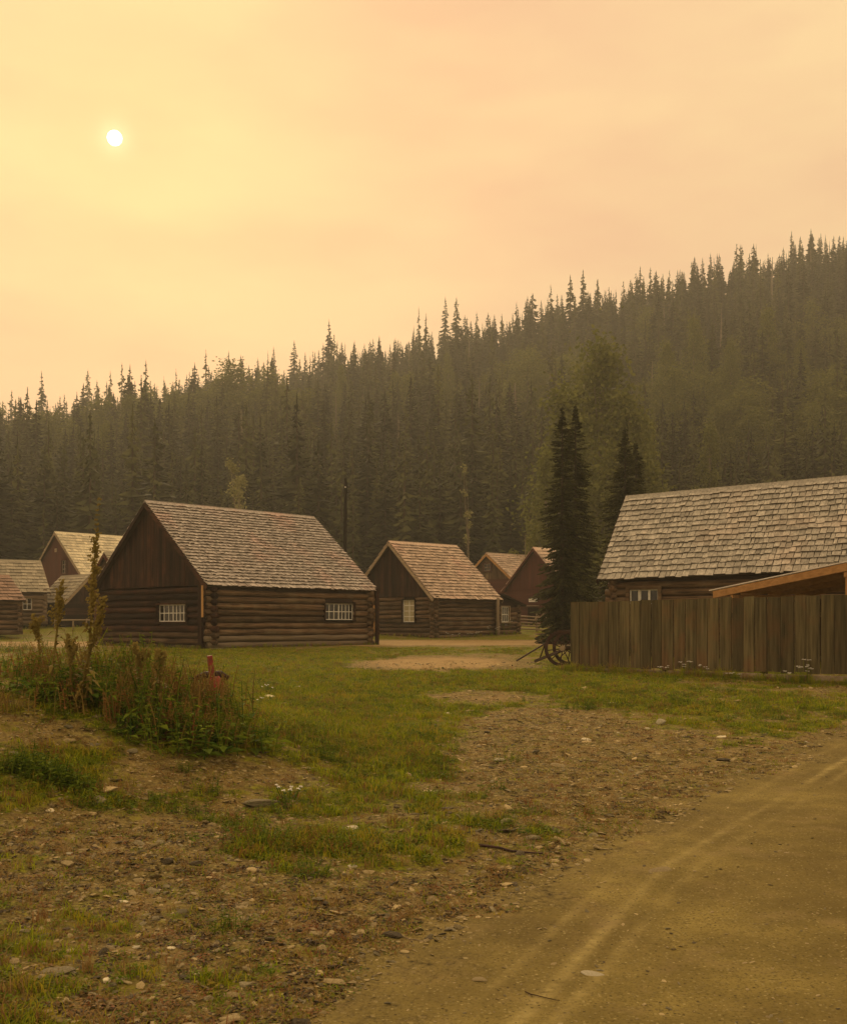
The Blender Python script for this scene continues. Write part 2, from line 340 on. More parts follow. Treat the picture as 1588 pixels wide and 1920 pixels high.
def ground_mat():
    m, t, b = principled('village_ground')
    A = lambda n: N(t, 'ShaderNodeAttribute', attribute_name=n).outputs['Fac']
    g, rd, st = A('grass'), A('road'), A('street')
    n1 = noise(t, 2.2, 6, rough=.65); n2 = noise(t, 14, 6, rough=.7); n3 = noise(t, 55, 5, rough=.75); n4 = noise(t, .5, 4)
    dirt = MIX(t, ramp(t, n2, .32, .68), (.036, .026, .008), (.38, .30, .105))  # dirt darks deepened, here and below, to paint the ground's small shadows
    dirt = MIX(t, ramp(t, n1, .45, .68), dirt, (.30, .215, .080))
    vo = N(t, 'ShaderNodeTexVoronoi'); vo.inputs['Scale'].default_value = 24; vo.inputs['Randomness'].default_value = 1
    tcn = N(t, 'ShaderNodeTexCoord'); t.links.new(tcn.outputs['Object'], vo.inputs['Vector'])
    sepc = N(t, 'ShaderNodeSeparateColor'); t.links.new(vo.outputs['Color'], sepc.inputs[0])
    peb = M_(t, 'MULTIPLY', M_(t, 'LESS_THAN', vo.outputs['Distance'], .36), ramp(t, sepc.outputs[0], .45, .8))
    dirt = MIX(t, M_(t, 'MULTIPLY', peb, .8), dirt, MIX(t, sepc.outputs[1], (.13, .10, .05), (.62, .52, .28)))
    dirt = MIX(t, M_(t, 'MULTIPLY', ramp(t, n3, .52, .66), .9), dirt, (.030, .020, .008))
    gr = MIX(t, ramp(t, n2, .38, .62), (.030, .040, .003), (.27, .29, .009))
    gr = MIX(t, M_(t, 'MULTIPLY', ramp(t, n1, .42, .66), .7), gr, (.19, .15, .020))
    road = MIX(t, ramp(t, n1, .3, .7), (.185, .145, .042), (.35, .278, .085))
    road = MIX(t, M_(t, 'MULTIPLY', ramp(t, n3, .50, .66), .85), road, (.085, .065, .018))
    road = MIX(t, M_(t, 'MULTIPLY', ramp(t, n4, .42, .58), .6), road, (.145, .108, .035))
    tr = A('track'); road = MIX(t, M_(t, 'MULTIPLY', tr, M_(t, 'MULTIPLY', ramp(t, n2, .2, .6), .9)), road, (.50, .41, .16))
    sw = noise(t, 7, 4, (.35, .35, .35)); road = MIX(t, M_(t, 'MULTIPLY', ramp(t, sw, .56, .7), .45), road, (.30, .225, .105))
    vr = N(t, 'ShaderNodeTexVoronoi'); vr.inputs['Scale'].default_value = 60; t.links.new(tcn.outputs['Object'], vr.inputs['Vector'])
    sr = N(t, 'ShaderNodeSeparateColor'); t.links.new(vr.outputs['Color'], sr.inputs[0])
    road = MIX(t, M_(t, 'MULTIPLY', M_(t, 'LESS_THAN', vr.outputs['Distance'], .42), ramp(t, sr.outputs[0], .55, .9)), road, MIX(t, sr.outputs[1], (.07, .05, .02), (.42, .35, .15)))
    stc = MIX(t, ramp(t, n1, .3, .7), (.30, .205, .085), (.46, .33, .15))
    gf = ramp(t, M_(t, 'ADD', g, M_(t, 'MULTIPLY', M_(t, 'SUBTRACT', n2, .5), .9)), .22, .60)
    cc = MIX(t, gf, dirt, gr)
    cc = MIX(t, ramp(t, M_(t, 'ADD', st, M_(t, 'MULTIPLY', M_(t, 'SUBTRACT', n2, .5), .8)), .35, .75), cc, stc)
    rf = ramp(t, M_(t, 'ADD', rd, M_(t, 'MULTIPLY', M_(t, 'SUBTRACT', n2, .5), .9)), .30, .70)
    cc = MIX(t, rf, cc, road)
    t.links.new(cc, b.inputs['Base Color']); b.inputs['Roughness'].default_value = .95; b.inputs['Specular IOR Level'].default_value = .1
    hgt = M_(t, 'ADD', M_(t, 'ADD', n2, M_(t, 'MULTIPLY', n3, .5)), M_(t, 'MULTIPLY', peb, M_(t, 'SUBTRACT', .5, M_(t, 'MULTIPLY', rf, .4))))
    bump(t, b, hgt, .9, .03); return m
def track(x, y):
    def line(pts, wd):
        ys = [p[1] for p in pts]; xs = [p[0] for p in pts]
        return np.exp(-((x - np.interp(y, ys, xs) + .05 * fbm(x * 2, y * 2, 77)) / wd) ** 2)
    a = line([(-.2, 3), (.42, 4.5), (1.63, 7.17), (4.9, 12.3), (9, 18)], .045) + .6 * line([(-.05, 3), (.58, 4.5), (1.85, 7.17), (5.15, 12.3), (9.3, 18)], .04)
    a = a + .5 * line([(-.5, 3), (.15, 4.5), (1.35, 7.17), (4.5, 12.3), (8.6, 18)], .035) + .35 * line([(1.3, 3), (2.1, 4.5), (3.3, 7.17), (6.4, 12.3), (10, 18)], .18)
    return np.clip(a * np.clip(.55 + 2.0 * fbm(x * 1.1, y * .7, 78) + .8 * fbm(x * 8, y * 8, 79), 0, 1.2), 0, 1)
rg = np.concatenate([[0.0, .5, 1.0, 1.5], np.geomspace(2.0, 106, 400)])
va = math.radians(25)
ag = np.concatenate([np.linspace(-math.pi, -va, 60)[:-1], np.linspace(-va, va, 560), np.linspace(va, math.pi, 60)[1:]])
polar('ground', rg, ag, ground_z, dict(grass=green, road=lambda x, y: np.clip(road_d(x, y) * .65 + .5 + .9 * fbm(x * 5, y * 5, 95), 0, 1) * (y < 60), street=street, track=track), ground_mat())
hm, t, b = principled('forest_floor'); t.links.new(MIX(t, ramp(t, noise(t, .3, 5), .35, .65), (.020, .018, .008), (.055, .048, .020)), b.inputs['Base Color']); b.inputs['Roughness'].default_value = 1
polar('hillside', np.geomspace(106, 480, 60), np.linspace(-math.pi, math.pi, 361), lambda x, y: ground_z(x, y), {}, hm)

# ---------------------------------------------------------------- buildings
def rough_log(mb, a, b, r, seg=None, n=10, taper=.04):
    a, b = Vector(a), Vector(b); L = (b - a).length; seg = seg or max(2, int(L / .7)); pts = []; rad = []
    fl = random.choice((-1, 1)) * taper
    for i in range(seg + 1):
        f = i / seg; pts.append(a.lerp(b, f) + Vector((random.uniform(-1, 1), random.uniform(-1, 1), random.uniform(-1, 1))) * r * .13)
        rad.append(r * (1 + fl * (f - .5) * 2 + random.uniform(-.09, .09)))
    mb.tube(pts, rad, n); return mb
def log_wall(root, axis, off, s0, s1, z0, nlog, d, mat, holes=(), low=None, ext=.28, half=0, backing=True):
    """axis 'x': wall runs along local x at y=off; holes = (s0,s1,za,zb)"""
    P = (lambda s, z: (s, off, z)) if axis == 'x' else (lambda s, z: (off, s, z))
    for k in range(nlog):
        zc = z0 + d * (k + .5 + half); r = d * .495 * random.uniform(.88, 1.06)
        spans = [(s0 - ext * random.uniform(.7, 1.15), s1 + ext * random.uniform(.7, 1.15))]
        for h in holes:
            if zc + d * .35 > h[2] and zc - d * .35 < h[3]:
                out = []
                for a, b_ in spans:
                    if h[0] > a and h[1] < b_: out += [(a, h[0]), (h[1], b_)]
                    else: out.append((a, b_))
                spans = out
        mt = (low if low and k < 2 else mat) + '_' + axis
        for a, b_ in spans:
            mb = MB(); rough_log(mb, P(a, zc), P(b_, zc), r); mb.obj('log', mt, root, smooth=True)
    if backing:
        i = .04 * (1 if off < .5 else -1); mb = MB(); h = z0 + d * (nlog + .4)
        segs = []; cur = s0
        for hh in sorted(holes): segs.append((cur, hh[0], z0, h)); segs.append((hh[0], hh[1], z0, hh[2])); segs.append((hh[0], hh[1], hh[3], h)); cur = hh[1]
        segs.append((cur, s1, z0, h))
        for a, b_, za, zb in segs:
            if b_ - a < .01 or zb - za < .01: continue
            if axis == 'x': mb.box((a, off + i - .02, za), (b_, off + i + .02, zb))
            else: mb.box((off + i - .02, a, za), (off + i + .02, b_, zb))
        mb.obj('inner_wall', 'under', root)  # dark sheet added behind the logs to block light through the gaps
def window(root, axis, off, s0, s1, za, zb, sashes, rows=2, frame='trim', out=-1, barw=.028, glassmat='glass', inset=.02, casing=.06, barmat='white'):
    """window in a wall; sashes = list of number of pane columns per sash"""
    P = (lambda s, d, z: (s, off + d * out * -1, z)) if axis == 'x' else (lambda s, d, z: (off + d * out * -1, s, z))
    def bx(mb, sa, sb, da, db, a, b_):
        p, q = P(sa, da, a), P(sb, db, b_); mb.box(tuple(map(min, p, q)), tuple(map(max, p, q)))
    mb = MB(); c_ = casing
    bx(mb, s0 - c_, s1 + c_, inset - .16, inset + .05, zb, zb + c_); bx(mb, s0 - c_ * 1.3, s1 + c_ * 1.3, inset - .18, inset + .05, za - c_, za)
    bx(mb, s0 - c_, s0, inset - .16, inset + .05, za, zb); bx(mb, s1, s1 + c_, inset - .16, inset + .05, za, zb)
    wn = mb.obj('window', frame + '_' + ('x' if axis == 'x' else 'y'), root)
    wS = (s1 - s0) / len(sashes)
    for i, cols in enumerate(sashes):
        a = s0 + i * wS + .004; b_ = s0 + (i + 1) * wS - .004; dd = inset - .04 + (.03 if i % 2 else 0)
        mb = MB(); f = barw * 1.25
        bx(mb, a, a + f, dd - .02, dd + .02, za, zb); bx(mb, b_ - f, b_, dd - .02, dd + .02, za, zb)
        bx(mb, a + f, b_ - f, dd - .02, dd + .02, za, za + f); bx(mb, a + f, b_ - f, dd - .02, dd + .02, zb - f, zb)
        for k in range(1, cols):
            s = a + (b_ - a) * k / cols; bx(mb, s - barw / 2, s + barw / 2, dd - .015, dd + .015, za + f, zb - f)
        for k in range(1, rows):
            z = za + (zb - za) * k / rows; bx(mb, a + f, b_ - f, dd - .012, dd + .012, z - barw / 2, z + barw / 2)
        mb.obj('sash', barmat, wn)
        mb = MB(); bx(mb, a, b_, dd + .012, dd + .016, za, zb); mb.obj('pane', glassmat, wn)
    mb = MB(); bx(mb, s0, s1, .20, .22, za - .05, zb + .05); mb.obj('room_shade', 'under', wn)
    return wn
def endgrain_shade(o):
    me = o.data; me.materials.append(M['endgrain']); n = len(me.polygons); ix = np.zeros(n, np.int32); ix[2::6] = 1
    me.polygons.foreach_set('material_index', ix); return o
def slope(root, E0, E1, R1, R0, rows, wd, mat, thick=.035, max_parts=0, score=None, board=.05, gap=.006, ragged=.02, seed=1):
    """one roof slope: a deck and rows of shingles laid on it (corners in local space)"""
    rs = random.Random(seed)
    E0, E1, R1, R0 = map(Vector, (E0, E1, R1, R0)); n = (E1 - E0).cross(R0 - E0).normalized()
    if n.z < 0: n = -n
    mb = MB(); mb.hexa([p - n * board for p in (E0, E1, R1, R0)] + [E0, E1, R1, R0]); mb.obj('roof_deck', 'under', root)
    pt = lambda u, v: (E0.lerp(E1, u)).lerp(R0.lerp(R1, u), v)
    L = (E1 - E0).length; H = (R0 - E0).length; pieces = []
    for r in range(rows):
        v0 = r / rows - (.012 if r == 0 else 0); v1 = min(1.0, (r + 1.55) / rows); u = 0.0
        while u < 1:
            w_ = wd * rs.uniform(.6, 1.45) / L; u1 = min(1.0, u + w_)
            if 1 - u1 < .4 * wd / L: u1 = 1.0
            d = rs.uniform(-ragged, ragged) / H; tk = thick * rs.uniform(.75, 1.35); g = gap / L * rs.uniform(.3, 1.6)
            tw = rs.uniform(-.25, .25) * thick
            a, b_, c_, e = pt(u + g, v0 + d), pt(u1 - g, v0 + d), pt(u1 - g, v1), pt(u + g, v1)
            t0 = .55 * thick; up = n
            pieces.append([a + up * (tk * .55 + t0), b_ + up * (tk * .55 + t0), c_ + up * .002, e + up * .002, a + up * (tk + t0 + tw), b_ + up * (tk + t0 - tw), c_ + up * .012, e + up * .012])
            u = u1
    if max_parts and score:
        sc_ = sorted(range(len(pieces)), key=lambda i: score(pieces[i][0]))
        take = set(sc_[:max_parts])
        for i in take:
            mb = MB(); mb.hexa(pieces[i]); endgrain_shade(mb.obj('shingle', mat, root))
        rest = [p for i, p in enumerate(pieces) if i not in take]
    else: rest = pieces
    mb = MB()
    for p in rest: mb.hexa(p)
    return endgrain_shade(mb.obj('shingles', mat, root, kind='stuff'))
def gable_boards(root, side, off, a, b_, zb, zap, wd, mat, tilt=0, hole=None, bottom_rag=.03, ridge='x'):
    """vertical boards filling a gable triangle; runs along s in [a,b_] at off; apex in the middle"""
    mid = (a + b_) / 2; s = a; k = 0
    P = (lambda s, d, z: (off + d, s, z)) if ridge == 'x' else (lambda s, d, z: (s, off + d, z))
    while s < b_ - .02:
        e = min(b_, s + wd * random.uniform(.8, 1.2)); g = .006
        top = lambda q: zb + (zap - zb) * (1 - abs(q - mid) / ((b_ - a) / 2)) - .03
        z0_, z1_ = max(top(s), zb + .01), max(top(e), zb + .01); o = side * random.uniform(.018, .03); bb = zb - random.uniform(0, bottom_rag)
        if s < mid < e: e = mid + .001; z1_ = top(mid); 
        mb = MB(); p = [P(s + g, 0, bb), P(e - g, 0, bb), P(e - g, o, bb), P(s + g, o, bb), P(s + g, 0, z0_), P(e - g, 0, z1_), P(e - g, o, z1_), P(s + g, o, z0_)]
        mb.hexa(p); mb.obj('gable_board', mat, root); s = e; k += 1
def fit(cpx, Y, u, px_long, px_gable, py_apex, z0, hw):
    u = Vector(u).normalized(); v = Vector((-u.y, u.x)); C = Vector(((cpx - CX) / F * Y, Y))
    def sol(d, px):
        k = (px - CX) / F; return (k * C.y - C.x) / (d.x - k * d.y)
    L, W = sol(u, px_long), sol(v, px_gable)
    mid = C + v * W / 2; zap = EYE + (HY - py_apex) / F * mid.y
    return C, math.atan2(u.y, u.x), L, W, zap - z0
def roof_pair(root, L, W, hw, zap, og, oe, rows, wd, mat, ridge='x', tilt=0.0, tiltr=None, thick=.035, far_rows=None, trim='trim', capw=.09, **kw):
    """two slopes, ridge cap, barge boards. ridge along x: gables at x=0 and x=L."""
    tiltr = tilt if tiltr is None else tiltr
    Lr, Wr = (L, W) if ridge == 'x' else (W, L)
    sl = (zap - hw) / (Wr / 2); ze = hw - oe * sl
    Q = (lambda s, t, z: Vector((s, t, z))) if ridge == 'x' else (lambda s, t, z: Vector((t, s, z)))
    lift = .07
    T = lambda s, r: (tiltr if r else tilt) * s
    E0, E1 = Q(-og, -oe, ze + lift + T(-og, 0)), Q(Lr + og, -oe, ze + lift + T(Lr + og, 0))
    R0, R1 = Q(-og, Wr / 2, zap + lift + T(-og, 1)), Q(Lr + og, Wr / 2, zap + lift + T(Lr + og, 1))
    G0, G1 = Q(-og, Wr + oe, ze + lift), Q(Lr + og, Wr + oe, ze + lift)
    s1 = slope(root, E0, E1, R1, R0, rows, wd, mat, thick, **kw)
    slope(root, G0, G1, R1, R0, far_rows or max(4, rows // 2), wd * 2, mat, thick, seed=5)
    up = Vector((0, 0, 1))
    mb = MB(); dn = (E0 - R0).normalized() * capw * 2
    a, b_ = R0 + up * .035, R1 + up * .035
    mb.hexa([a, b_, b_ + dn - up * .0, a + dn, a + up * .03, b_ + up * .03, b_ + dn + up * .03, a + dn + up * .03]); mb.obj('ridge_board', mat, root)
    dn = (G0 - R0).normalized() * capw * 2
    mb = MB(); a, b_ = a + up * .032, b_ + up * .032
    mb.hexa([a, b_, b_ + dn, a + dn, a + up * .03, b_ + up * .03, b_ + dn + up * .03, a + dn + up * .03]); mb.obj('ridge_board', mat, root)
    ax = 'y' if ridge == 'x' else 'x'
    for e, g_, r in ((E0, G0, R0), (E1, G1, R1)):
        dz = Vector((0, 0, -.10)); o = (R0 - R1).normalized() * (.02 if r is R0 else -.02)
        for q in (e, g_):
            mb = MB(); mb.beam(q + dz + o, r + dz + o, .035, .16); mb.obj('barge_board', trim + '_' + ax, root)
    return ze
def poles(root, pts, mat='log'):
    for a, b_, r in pts:
        mb = MB(); rough_log(mb, a, b_, r, 4, 8); mb.obj('post', mat + '_z', root, smooth=True)

# --- first cabin
def cabin_one():
    z0 = .70; C, rz, L, W, zap = fit(397, 40.7, (.68, .733), 690, 190, 946, z0, 2.43)
    root = thing('log_cabin', (C.x, C.y, z0), rz, 'nearest and largest dark log cabin, with weathered shingle roof and two barred white windows', 'cabin')
    d = .252; n = 9; hw = d * n + .24
    # windows: gable wall px 299..352, long wall px 607..660
    def s_on(axis, px):
        u = Vector((math.cos(rz), math.sin(rz))); dv = u if axis == 'x' else Vector((-u.y, u.x)); k = (px - CX) / F
        return (k * C.y - C.x) / (dv.x - k * dv.y)
    a, b_ = sorted((s_on('y', 299), s_on('y', 353))); g = (a, b_, 1.04, 1.72)
    a2, b2 = s_on('x', 607), s_on('x', 661); h = (a2, b2, 1.12, 1.82)
    log_wall(root, 'x', 0, 0, L, 0, n, d, 'log', [h], low='logw')
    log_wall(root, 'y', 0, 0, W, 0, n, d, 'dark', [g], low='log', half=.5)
    log_wall(root, 'x', W, 0, L, 0, n, d, 'log'); log_wall(root, 'y', L, 0, W, 0, n, d, 'log', half=.5)
    window(root, 'x', 0, h[0], h[1], h[2], h[3], [3, 4], 2, frame='dark')
    window(root, 'y', 0, g[0], g[1], g[2], g[3], [4, 3], 2, frame='dark')
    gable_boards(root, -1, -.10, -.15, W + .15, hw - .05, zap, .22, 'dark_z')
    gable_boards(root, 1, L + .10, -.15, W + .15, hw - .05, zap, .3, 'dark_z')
    roof_pair(root, L, W, hw, zap, .38, .22, 27, .13, 'sh_one', thick=.06, trim='dark', tilt=0)
    # corner boards and stone footing
    mb = MB(); mb.box((-.46, -.06, 1.2), (-.42, .03, hw - .1)); mb.obj('corner_board', 'new_z', root)
    mb = MB(); mb.box((-.40, .10, -.1), (-.30, .34, hw)); mb.obj('corner_board', 'dark_z', root)
    mb = MB(); mb.box((L + .20, -.35, 0), (L + .34, -.22, hw)); mb.obj('corner_board', 'dark_z', root)
    x = -.2
    while x < L:
        l = random.uniform(.5, 1.3); mb = MB(); mb.box((x, -.22, -.3), (x + l - .05, .1, .03 + random.uniform(-.03, .02))); mb.obj('footing_stone', 'rock_grey', root); x += l
    y = .3
    while y < W:
        l = random.uniform(.6, 1.2); mb = MB(); mb.box((-.15, y, -.3), (.1, y + l - .05, .12)); mb.obj('footing_stone', 'rock_dark', root); y += l
    return root
cabin_one()

# --- second cabin with lean-to
def cabin_two():
    z0 = .80; C, rz, L, W, zap = fit(814, 58.5, (.741, .672), 928, 665, 1019, z0, 2.4)
    root = thing('log_cabin', (C.x, C.y, z0), rz, 'middle log cabin with pinkish shingle roof, brown door and low lean-to', 'cabin')
    d = .25; n = 9; hw = d * n + .15
    u = Vector((math.cos(rz), math.sin(rz))); v = Vector((-u.y, u.x))
    def s_on(dv, px): k = (px - CX) / F; return (k * C.y - C.x) / (dv.x - k * dv.y)
    wy = sorted((s_on(v, 757), s_on(v, 780))); dy = sorted((s_on(v, 694), s_on(v, 711)))
    H = [(wy[0], wy[1], .95, 2.2), (dy[0], dy[1], .2, 1.95)]
    log_wall(root, 'x', 0, 0, L, 0, n, d, 'log'); log_wall(root, 'y', 0, 0, W, 0, n, d, 'log', H, half=.5)
    log_wall(root, 'x', W, 0, L, 0, n, d, 'log'); log_wall(root, 'y', L, 0, W, 0, n, d, 'log', half=.5)
    window(root, 'y', 0, *H[0], [2], 4, frame='dark', glassmat='curtain', barw=.04)
    mb = MB(); yy = dy[0]
    dr = MB(); dr.box((-.02, dy[0], .2), (.03, dy[1], 1.95)); dr_ = dr.obj('door', 'new_z', root)
    k = 4; dw = (dy[1] - dy[0]) / k
    for i in range(k): mb = MB(); mb.box((-.045, dy[0] + i * dw + .006, .22), (-.022, dy[0] + (i + 1) * dw - .006, 1.93)); mb.obj('door_board', 'new_z', dr_)
    mb = MB(); mb.box((-.09, dy[0] + .08, 1.0), (-.048, dy[0] + .13, 1.1)); mb.obj('handle', 'iron', dr_)
    mb = MB(); mb.box((-1.0, dy[0] - .4, -.1), (-.2, dy[1] + .3, .14)); mb.obj('door_step', 'trim_y', root)
    mb = MB(); mb.box((-1.35, dy[0] - .2, -.1), (-1.03, dy[1] + .1, .02)); mb.obj('door_step', 'trim_y', root)
    gable_boards(root, -1, -.10, -.12, W + .12, hw - .02, zap, .24, 'dark_z'); gable_boards(root, 1, L + .10, -.12, W + .12, hw - .02, zap, .3, 'dark_z')
    roof_pair(root, L, W, hw, zap, .32, .28, 19, .24, 'sh_two', thick=.06, trim='trim')
    poles(root, [((L - .15, -.36, -.1), (L - .13, -.36, hw - .05), .10)], 'trim')
    # lean-to at the right end
    s1 = s_on(u, 971); Wl = 3.4
    wz = sorted((s_on(u, 938), s_on(u, 953)))
    Hx = [(wz[0], wz[1], .95, 1.85)]
    log_wall(root, 'x', .02, L + .35, s1, 0, 7, .26, 'log', Hx, ext=.12); log_wall(root, 'y', s1 - .05, 0, Wl, 0, 7, .26, 'log', half=.5, ext=.2); log_wall(root, 'x', Wl, L + .35, s1, 0, 7, .26, 'log', ext=.1)
    window(root, 'x', .02, wz[0], wz[1], .95, 1.85, [4], 2, frame='trim', barw=.035)
    za, zb = 2.62, 1.98; x0, x1 = L + .36, s1 + .35
    mb = MB(); mb.hexa([(x0, -.35, za - .1), (x1, -.35, zb - .1), (x1, Wl + .3, zb - .1), (x0, Wl + .3, za - .1), (x0, -.35, za), (x1, -.35, zb), (x1, Wl + .3, zb), (x0, Wl + .3, za)])
    mb.obj('lean_to_roof', 'dark_y', root)
    mb = MB(); mb.add([(x0, -.05, 1.85), (s1, -.05, 1.85), (s1, -.05, zb), (x0, -.05, za - .12), (x0, .1, 1.85), (s1, .1, 1.85), (s1, .1, zb), (x0, .1, za - .12)], [(0, 1, 2, 3), (7, 6, 5, 4), (0, 4, 5, 1), (1, 5, 6, 2), (2, 6, 7, 3), (3, 7, 4, 0)]); mb.obj('lean_to_boarding', 'dark_x', root)
cabin_two()

# --- stable on the right
def stable():
    a = math.radians(-31); z0 = .58; Y0 = 36.0; C = Vector(((1127 - CX) / F * Y0, Y0)); W = 5.3; L = 12.5; hw = 2.50; rise = 3.02; zap = hw + rise
    root = thing('log_stable', (C.x, C.y, z0), a, 'long low log building with big shingled roof rising behind the board fence', 'building')
    u = Vector((math.cos(a), math.sin(a)))
    def s_on(px): k = (px - CX) / F; return (k * C.y - C.x) / (u.x - k * u.y)
    w0, w1 = s_on(1175), s_on(1229)
    d = .25; n = 10
    log_wall(root, 'x', .35, .35, L, 0, n, d, 'log', [(w0, w1, 1.72, 2.22)]); log_wall(root, 'y', .35, .35, W, 0, n, d, 'log', half=.5)
    log_wall(root, 'x', W, .35, L, 0, n, d, 'log'); log_wall(root, 'y', L, .35, W, 0, n, d, 'log', half=.5)
    window(root, 'x', .35, w0, w1, 1.72, 2.22, [1, 1, 1], 1, frame='log', barw=.03, casing=.12)
    gable_boards(root, -1, .26, .2, W + .1, hw, zap, .25, 'dark_z'); gable_boards(root, 1, L + .1, 0, W + .1, hw, zap, .3, 'dark_z')
    Mw = Matrix.Translation((C.x, C.y, z0)) @ Matrix.Rotation(a, 4, 'Z')
    def score(p):
        q = Mw @ p; px, py = PX(q.x, q.y, q.z)
        return q.y + (1000 if px > 1590 or px < 1110 else 0)
    roof_pair(root, L, W, hw, zap, .12, .02, 16, .20, 'sh_stable', thick=.055, tilt=.020, tiltr=.026, capw=.11, max_parts=300, score=score, ragged=.03, trim='dark', gap=.010)
stable()

# --- shelter in front of the stable
def shelter():
    A = Vector((8.12, 30.0, 2.58)); B = Vector((11.2, 22.6, 3.43)); dirn = (B - A); dh = Vector((dirn.x, dirn.y, 0)).normalized(); pr = Vector((-dh.y, dh.x, 0))
    root = thing('timber_shelter', (A.x, A.y, gz(A.x, A.y)), 0, 'open shelter with sloping sheet metal roof on new timber beams behind the fence', 'shelter')
    o = Vector((A.x, A.y, gz(A.x, A.y))); A = A - o; B = B - o
    dp_ = 3.0
    mb = MB(); up = Vector((0, 0, 1))
    p = [A - dh * .15 - up * .0, B, B + pr * dp_, A - dh * .15 + pr * dp_]; mb.hexa([q + up * .0 for q in p] + [q + up * .03 for q in p]); mb.obj('sheet_roof', 'metalroof', root)
    for k in range(4):
        q = pr * (.03 + k * (dp_ - .1) / 3); mb = MB(); mb.beam(A + q - up * .105 + dh * .02, B + q - up * .105, .05, .19); mb.obj('rafter', 'new_y', root)
    for f in (.1, .62):
        for k in (0, 2.6):
            q = A.lerp(B, f) + pr * (k + .16); mb = MB(); mb.box((q.x - .075, q.y - .075, 0 - .3), (q.x + .075, q.y + .075, q.z - .22)); mb.obj('post', 'new_z', root)
    for f in (.1, .62):
        q = A.lerp(B, f); mb = MB(); mb.beam(q - up * .27 + pr * .03, q - up * .27 + pr * dp_, .1, .12); mb.obj('cross_beam', 'new_x', root)
    mb = MB(); mb.beam(A + dh * 1.0 + pr * (dp_ - .2) - up * 1.35, B + pr * (dp_ - .2) - up * 1.5, .04, 2.2); mb.obj('back_wall', 'dark_x', root)
shelter()

# --- further buildings
def far_house(name, label, cpx, Y, u, pxl, pxg, pya, z0, hw, wall, roof, rows=12, wd=.3, boards=True, ridge='x', L_=None, win=None, og=.3, logs=False, trim='trim', gmat=None, oe=.25, apex=None, W_=None, extra=None):
    u = Vector(u).normalized(); v = Vector((-u.y, u.x)); C = Vector(((cpx - CX) / F * Y, Y))
    def sol(d, px): k = (px - CX) / F; return (k * C.y - C.x) / (d.x - k * d.y)
    L = L_ or sol(u, pxl); W = W_ or sol(v, pxg); mid = C + (v * W / 2 if ridge == 'x' else u * L / 2)
    zap = (apex if apex else EYE + (HY - pya) / F * mid.y - z0)
    rz = math.atan2(u.y, u.x); root = thing(name, (C.x, C.y, z0), rz, label, 'house')
    if logs:
        n = max(4, int(hw / .26)); d = hw / n
        log_wall(root, 'x', 0, 0, L, 0, n, d, wall, ext=.15); log_wall(root, 'y', 0, 0, W, 0, n, d, wall, ext=.15, half=.5)
        log_wall(root, 'x', W, 0, L, 0, n, d, wall, ext=.15); log_wall(root, 'y', L, 0, W, 0, n, d, wall, ext=.15, half=.5)
    else:
        # wall shell with lapped boards
        for ax, off, s1 in (('x', 0, L), ('y', 0, W), ('x', W, L), ('y', L, W)):
            mb = MB()
            if ax == 'x': mb.box((0, off - .05 if off else off, -.3), (s1, off if off else .05, hw))
            else: mb.box((off - .05 if off else off, .052, -.3), (off if off else .05, s1 - .052, hw))
            mb.obj('wall', wall + '_' + ax, root)
            nb = int(hw / .22)
            vis = off == 0
            if vis:
                for k in range(nb):
                    z = k * hw / nb; mb = MB(); o1 = -.03
                    if ax == 'x': mb.hexa([(0, o1, z), (s1, o1, z), (s1, -.002, z), (0, -.002, z), (0, -.012, z + hw / nb - .01), (s1, -.012, z + hw / nb - .01), (s1, -.002, z + hw / nb - .01), (0, -.002, z + hw / nb - .01)])
                    else: mb.hexa([(o1, 0, z), (-.002, 0, z), (-.002, s1, z), (o1, s1, z), (-.012, 0, z + hw / nb - .01), (-.002, 0, z + hw / nb - .01), (-.002, s1, z + hw / nb - .01), (-.012, s1, z + hw / nb - .01)])
                    mb.obj('siding_board', wall + '_' + ax, root)
    gm = (gmat or wall) + '_z'
    if ridge == 'x': gable_boards(root, -1, -.03, -.02, W + .02, hw - .03, zap, .35, gm); gable_boards(root, 1, L + .03, -.02, W + .02, hw, zap, .5, gm)
    else: gable_boards(root, -1, -.03, -.02, L + .02, hw - .03, zap, .35, gm, ridge='y'); gable_boards(root, 1, W + .03, -.02, L + .02, hw, zap, .5, gm, ridge='y')
    roof_pair(root, L, W, hw, zap, og, oe, rows, wd, roof, ridge=ridge, trim=trim, thick=.05)
    for a in (win or ()): window(root, *a[0], **a[1])
    if extra: extra(root, L, W, hw, zap, sol, u, v)
    return root
def c_extra(root, L, W, hw, zap, sol, u, v):
    mb = MB(); y = W * .52; mb.box((-.12, y - .16, zap - 1.55), (-.07, y + .16, zap - 1.25)); mb.obj('plaque', 'trim_y', root)
far_house('village_house', 'tall house with pale yellow shingle roof and dark red gable on the left', 158, 85, (.67, .74), None, 62, 1000, 1.75, 3.75, 'red', 'sh_pale', 16, .35, L_=11, oe=.3,
          win=[(('y', -.03, 2.55, 3.25, 4.0, 5.1, [2], 3), dict(frame='red', barw=.06, inset=-.01, barmat='muted'))], extra=c_extra, gmat='red')
far_house('log_cabin', 'small log cabin with grey shingle roof at the left edge, window under its eave', 84 - 175, 66, (.866, .5), 84, None, 0, 1.60, 2.15, 'farlog', 'sh_grey', 10, .3, W_=6.0, apex=4.15, logs=True,
          win=[])
far_house('log_cabin', 'low dark cabin cut off by the left edge of the photo, with rose brown roof', -80, 57, (.74, .67), 36, None, 0, 1.05, 1.95, 'log', 'sh_rose', 8, .3, W_=4.4, apex=3.25, logs=True)
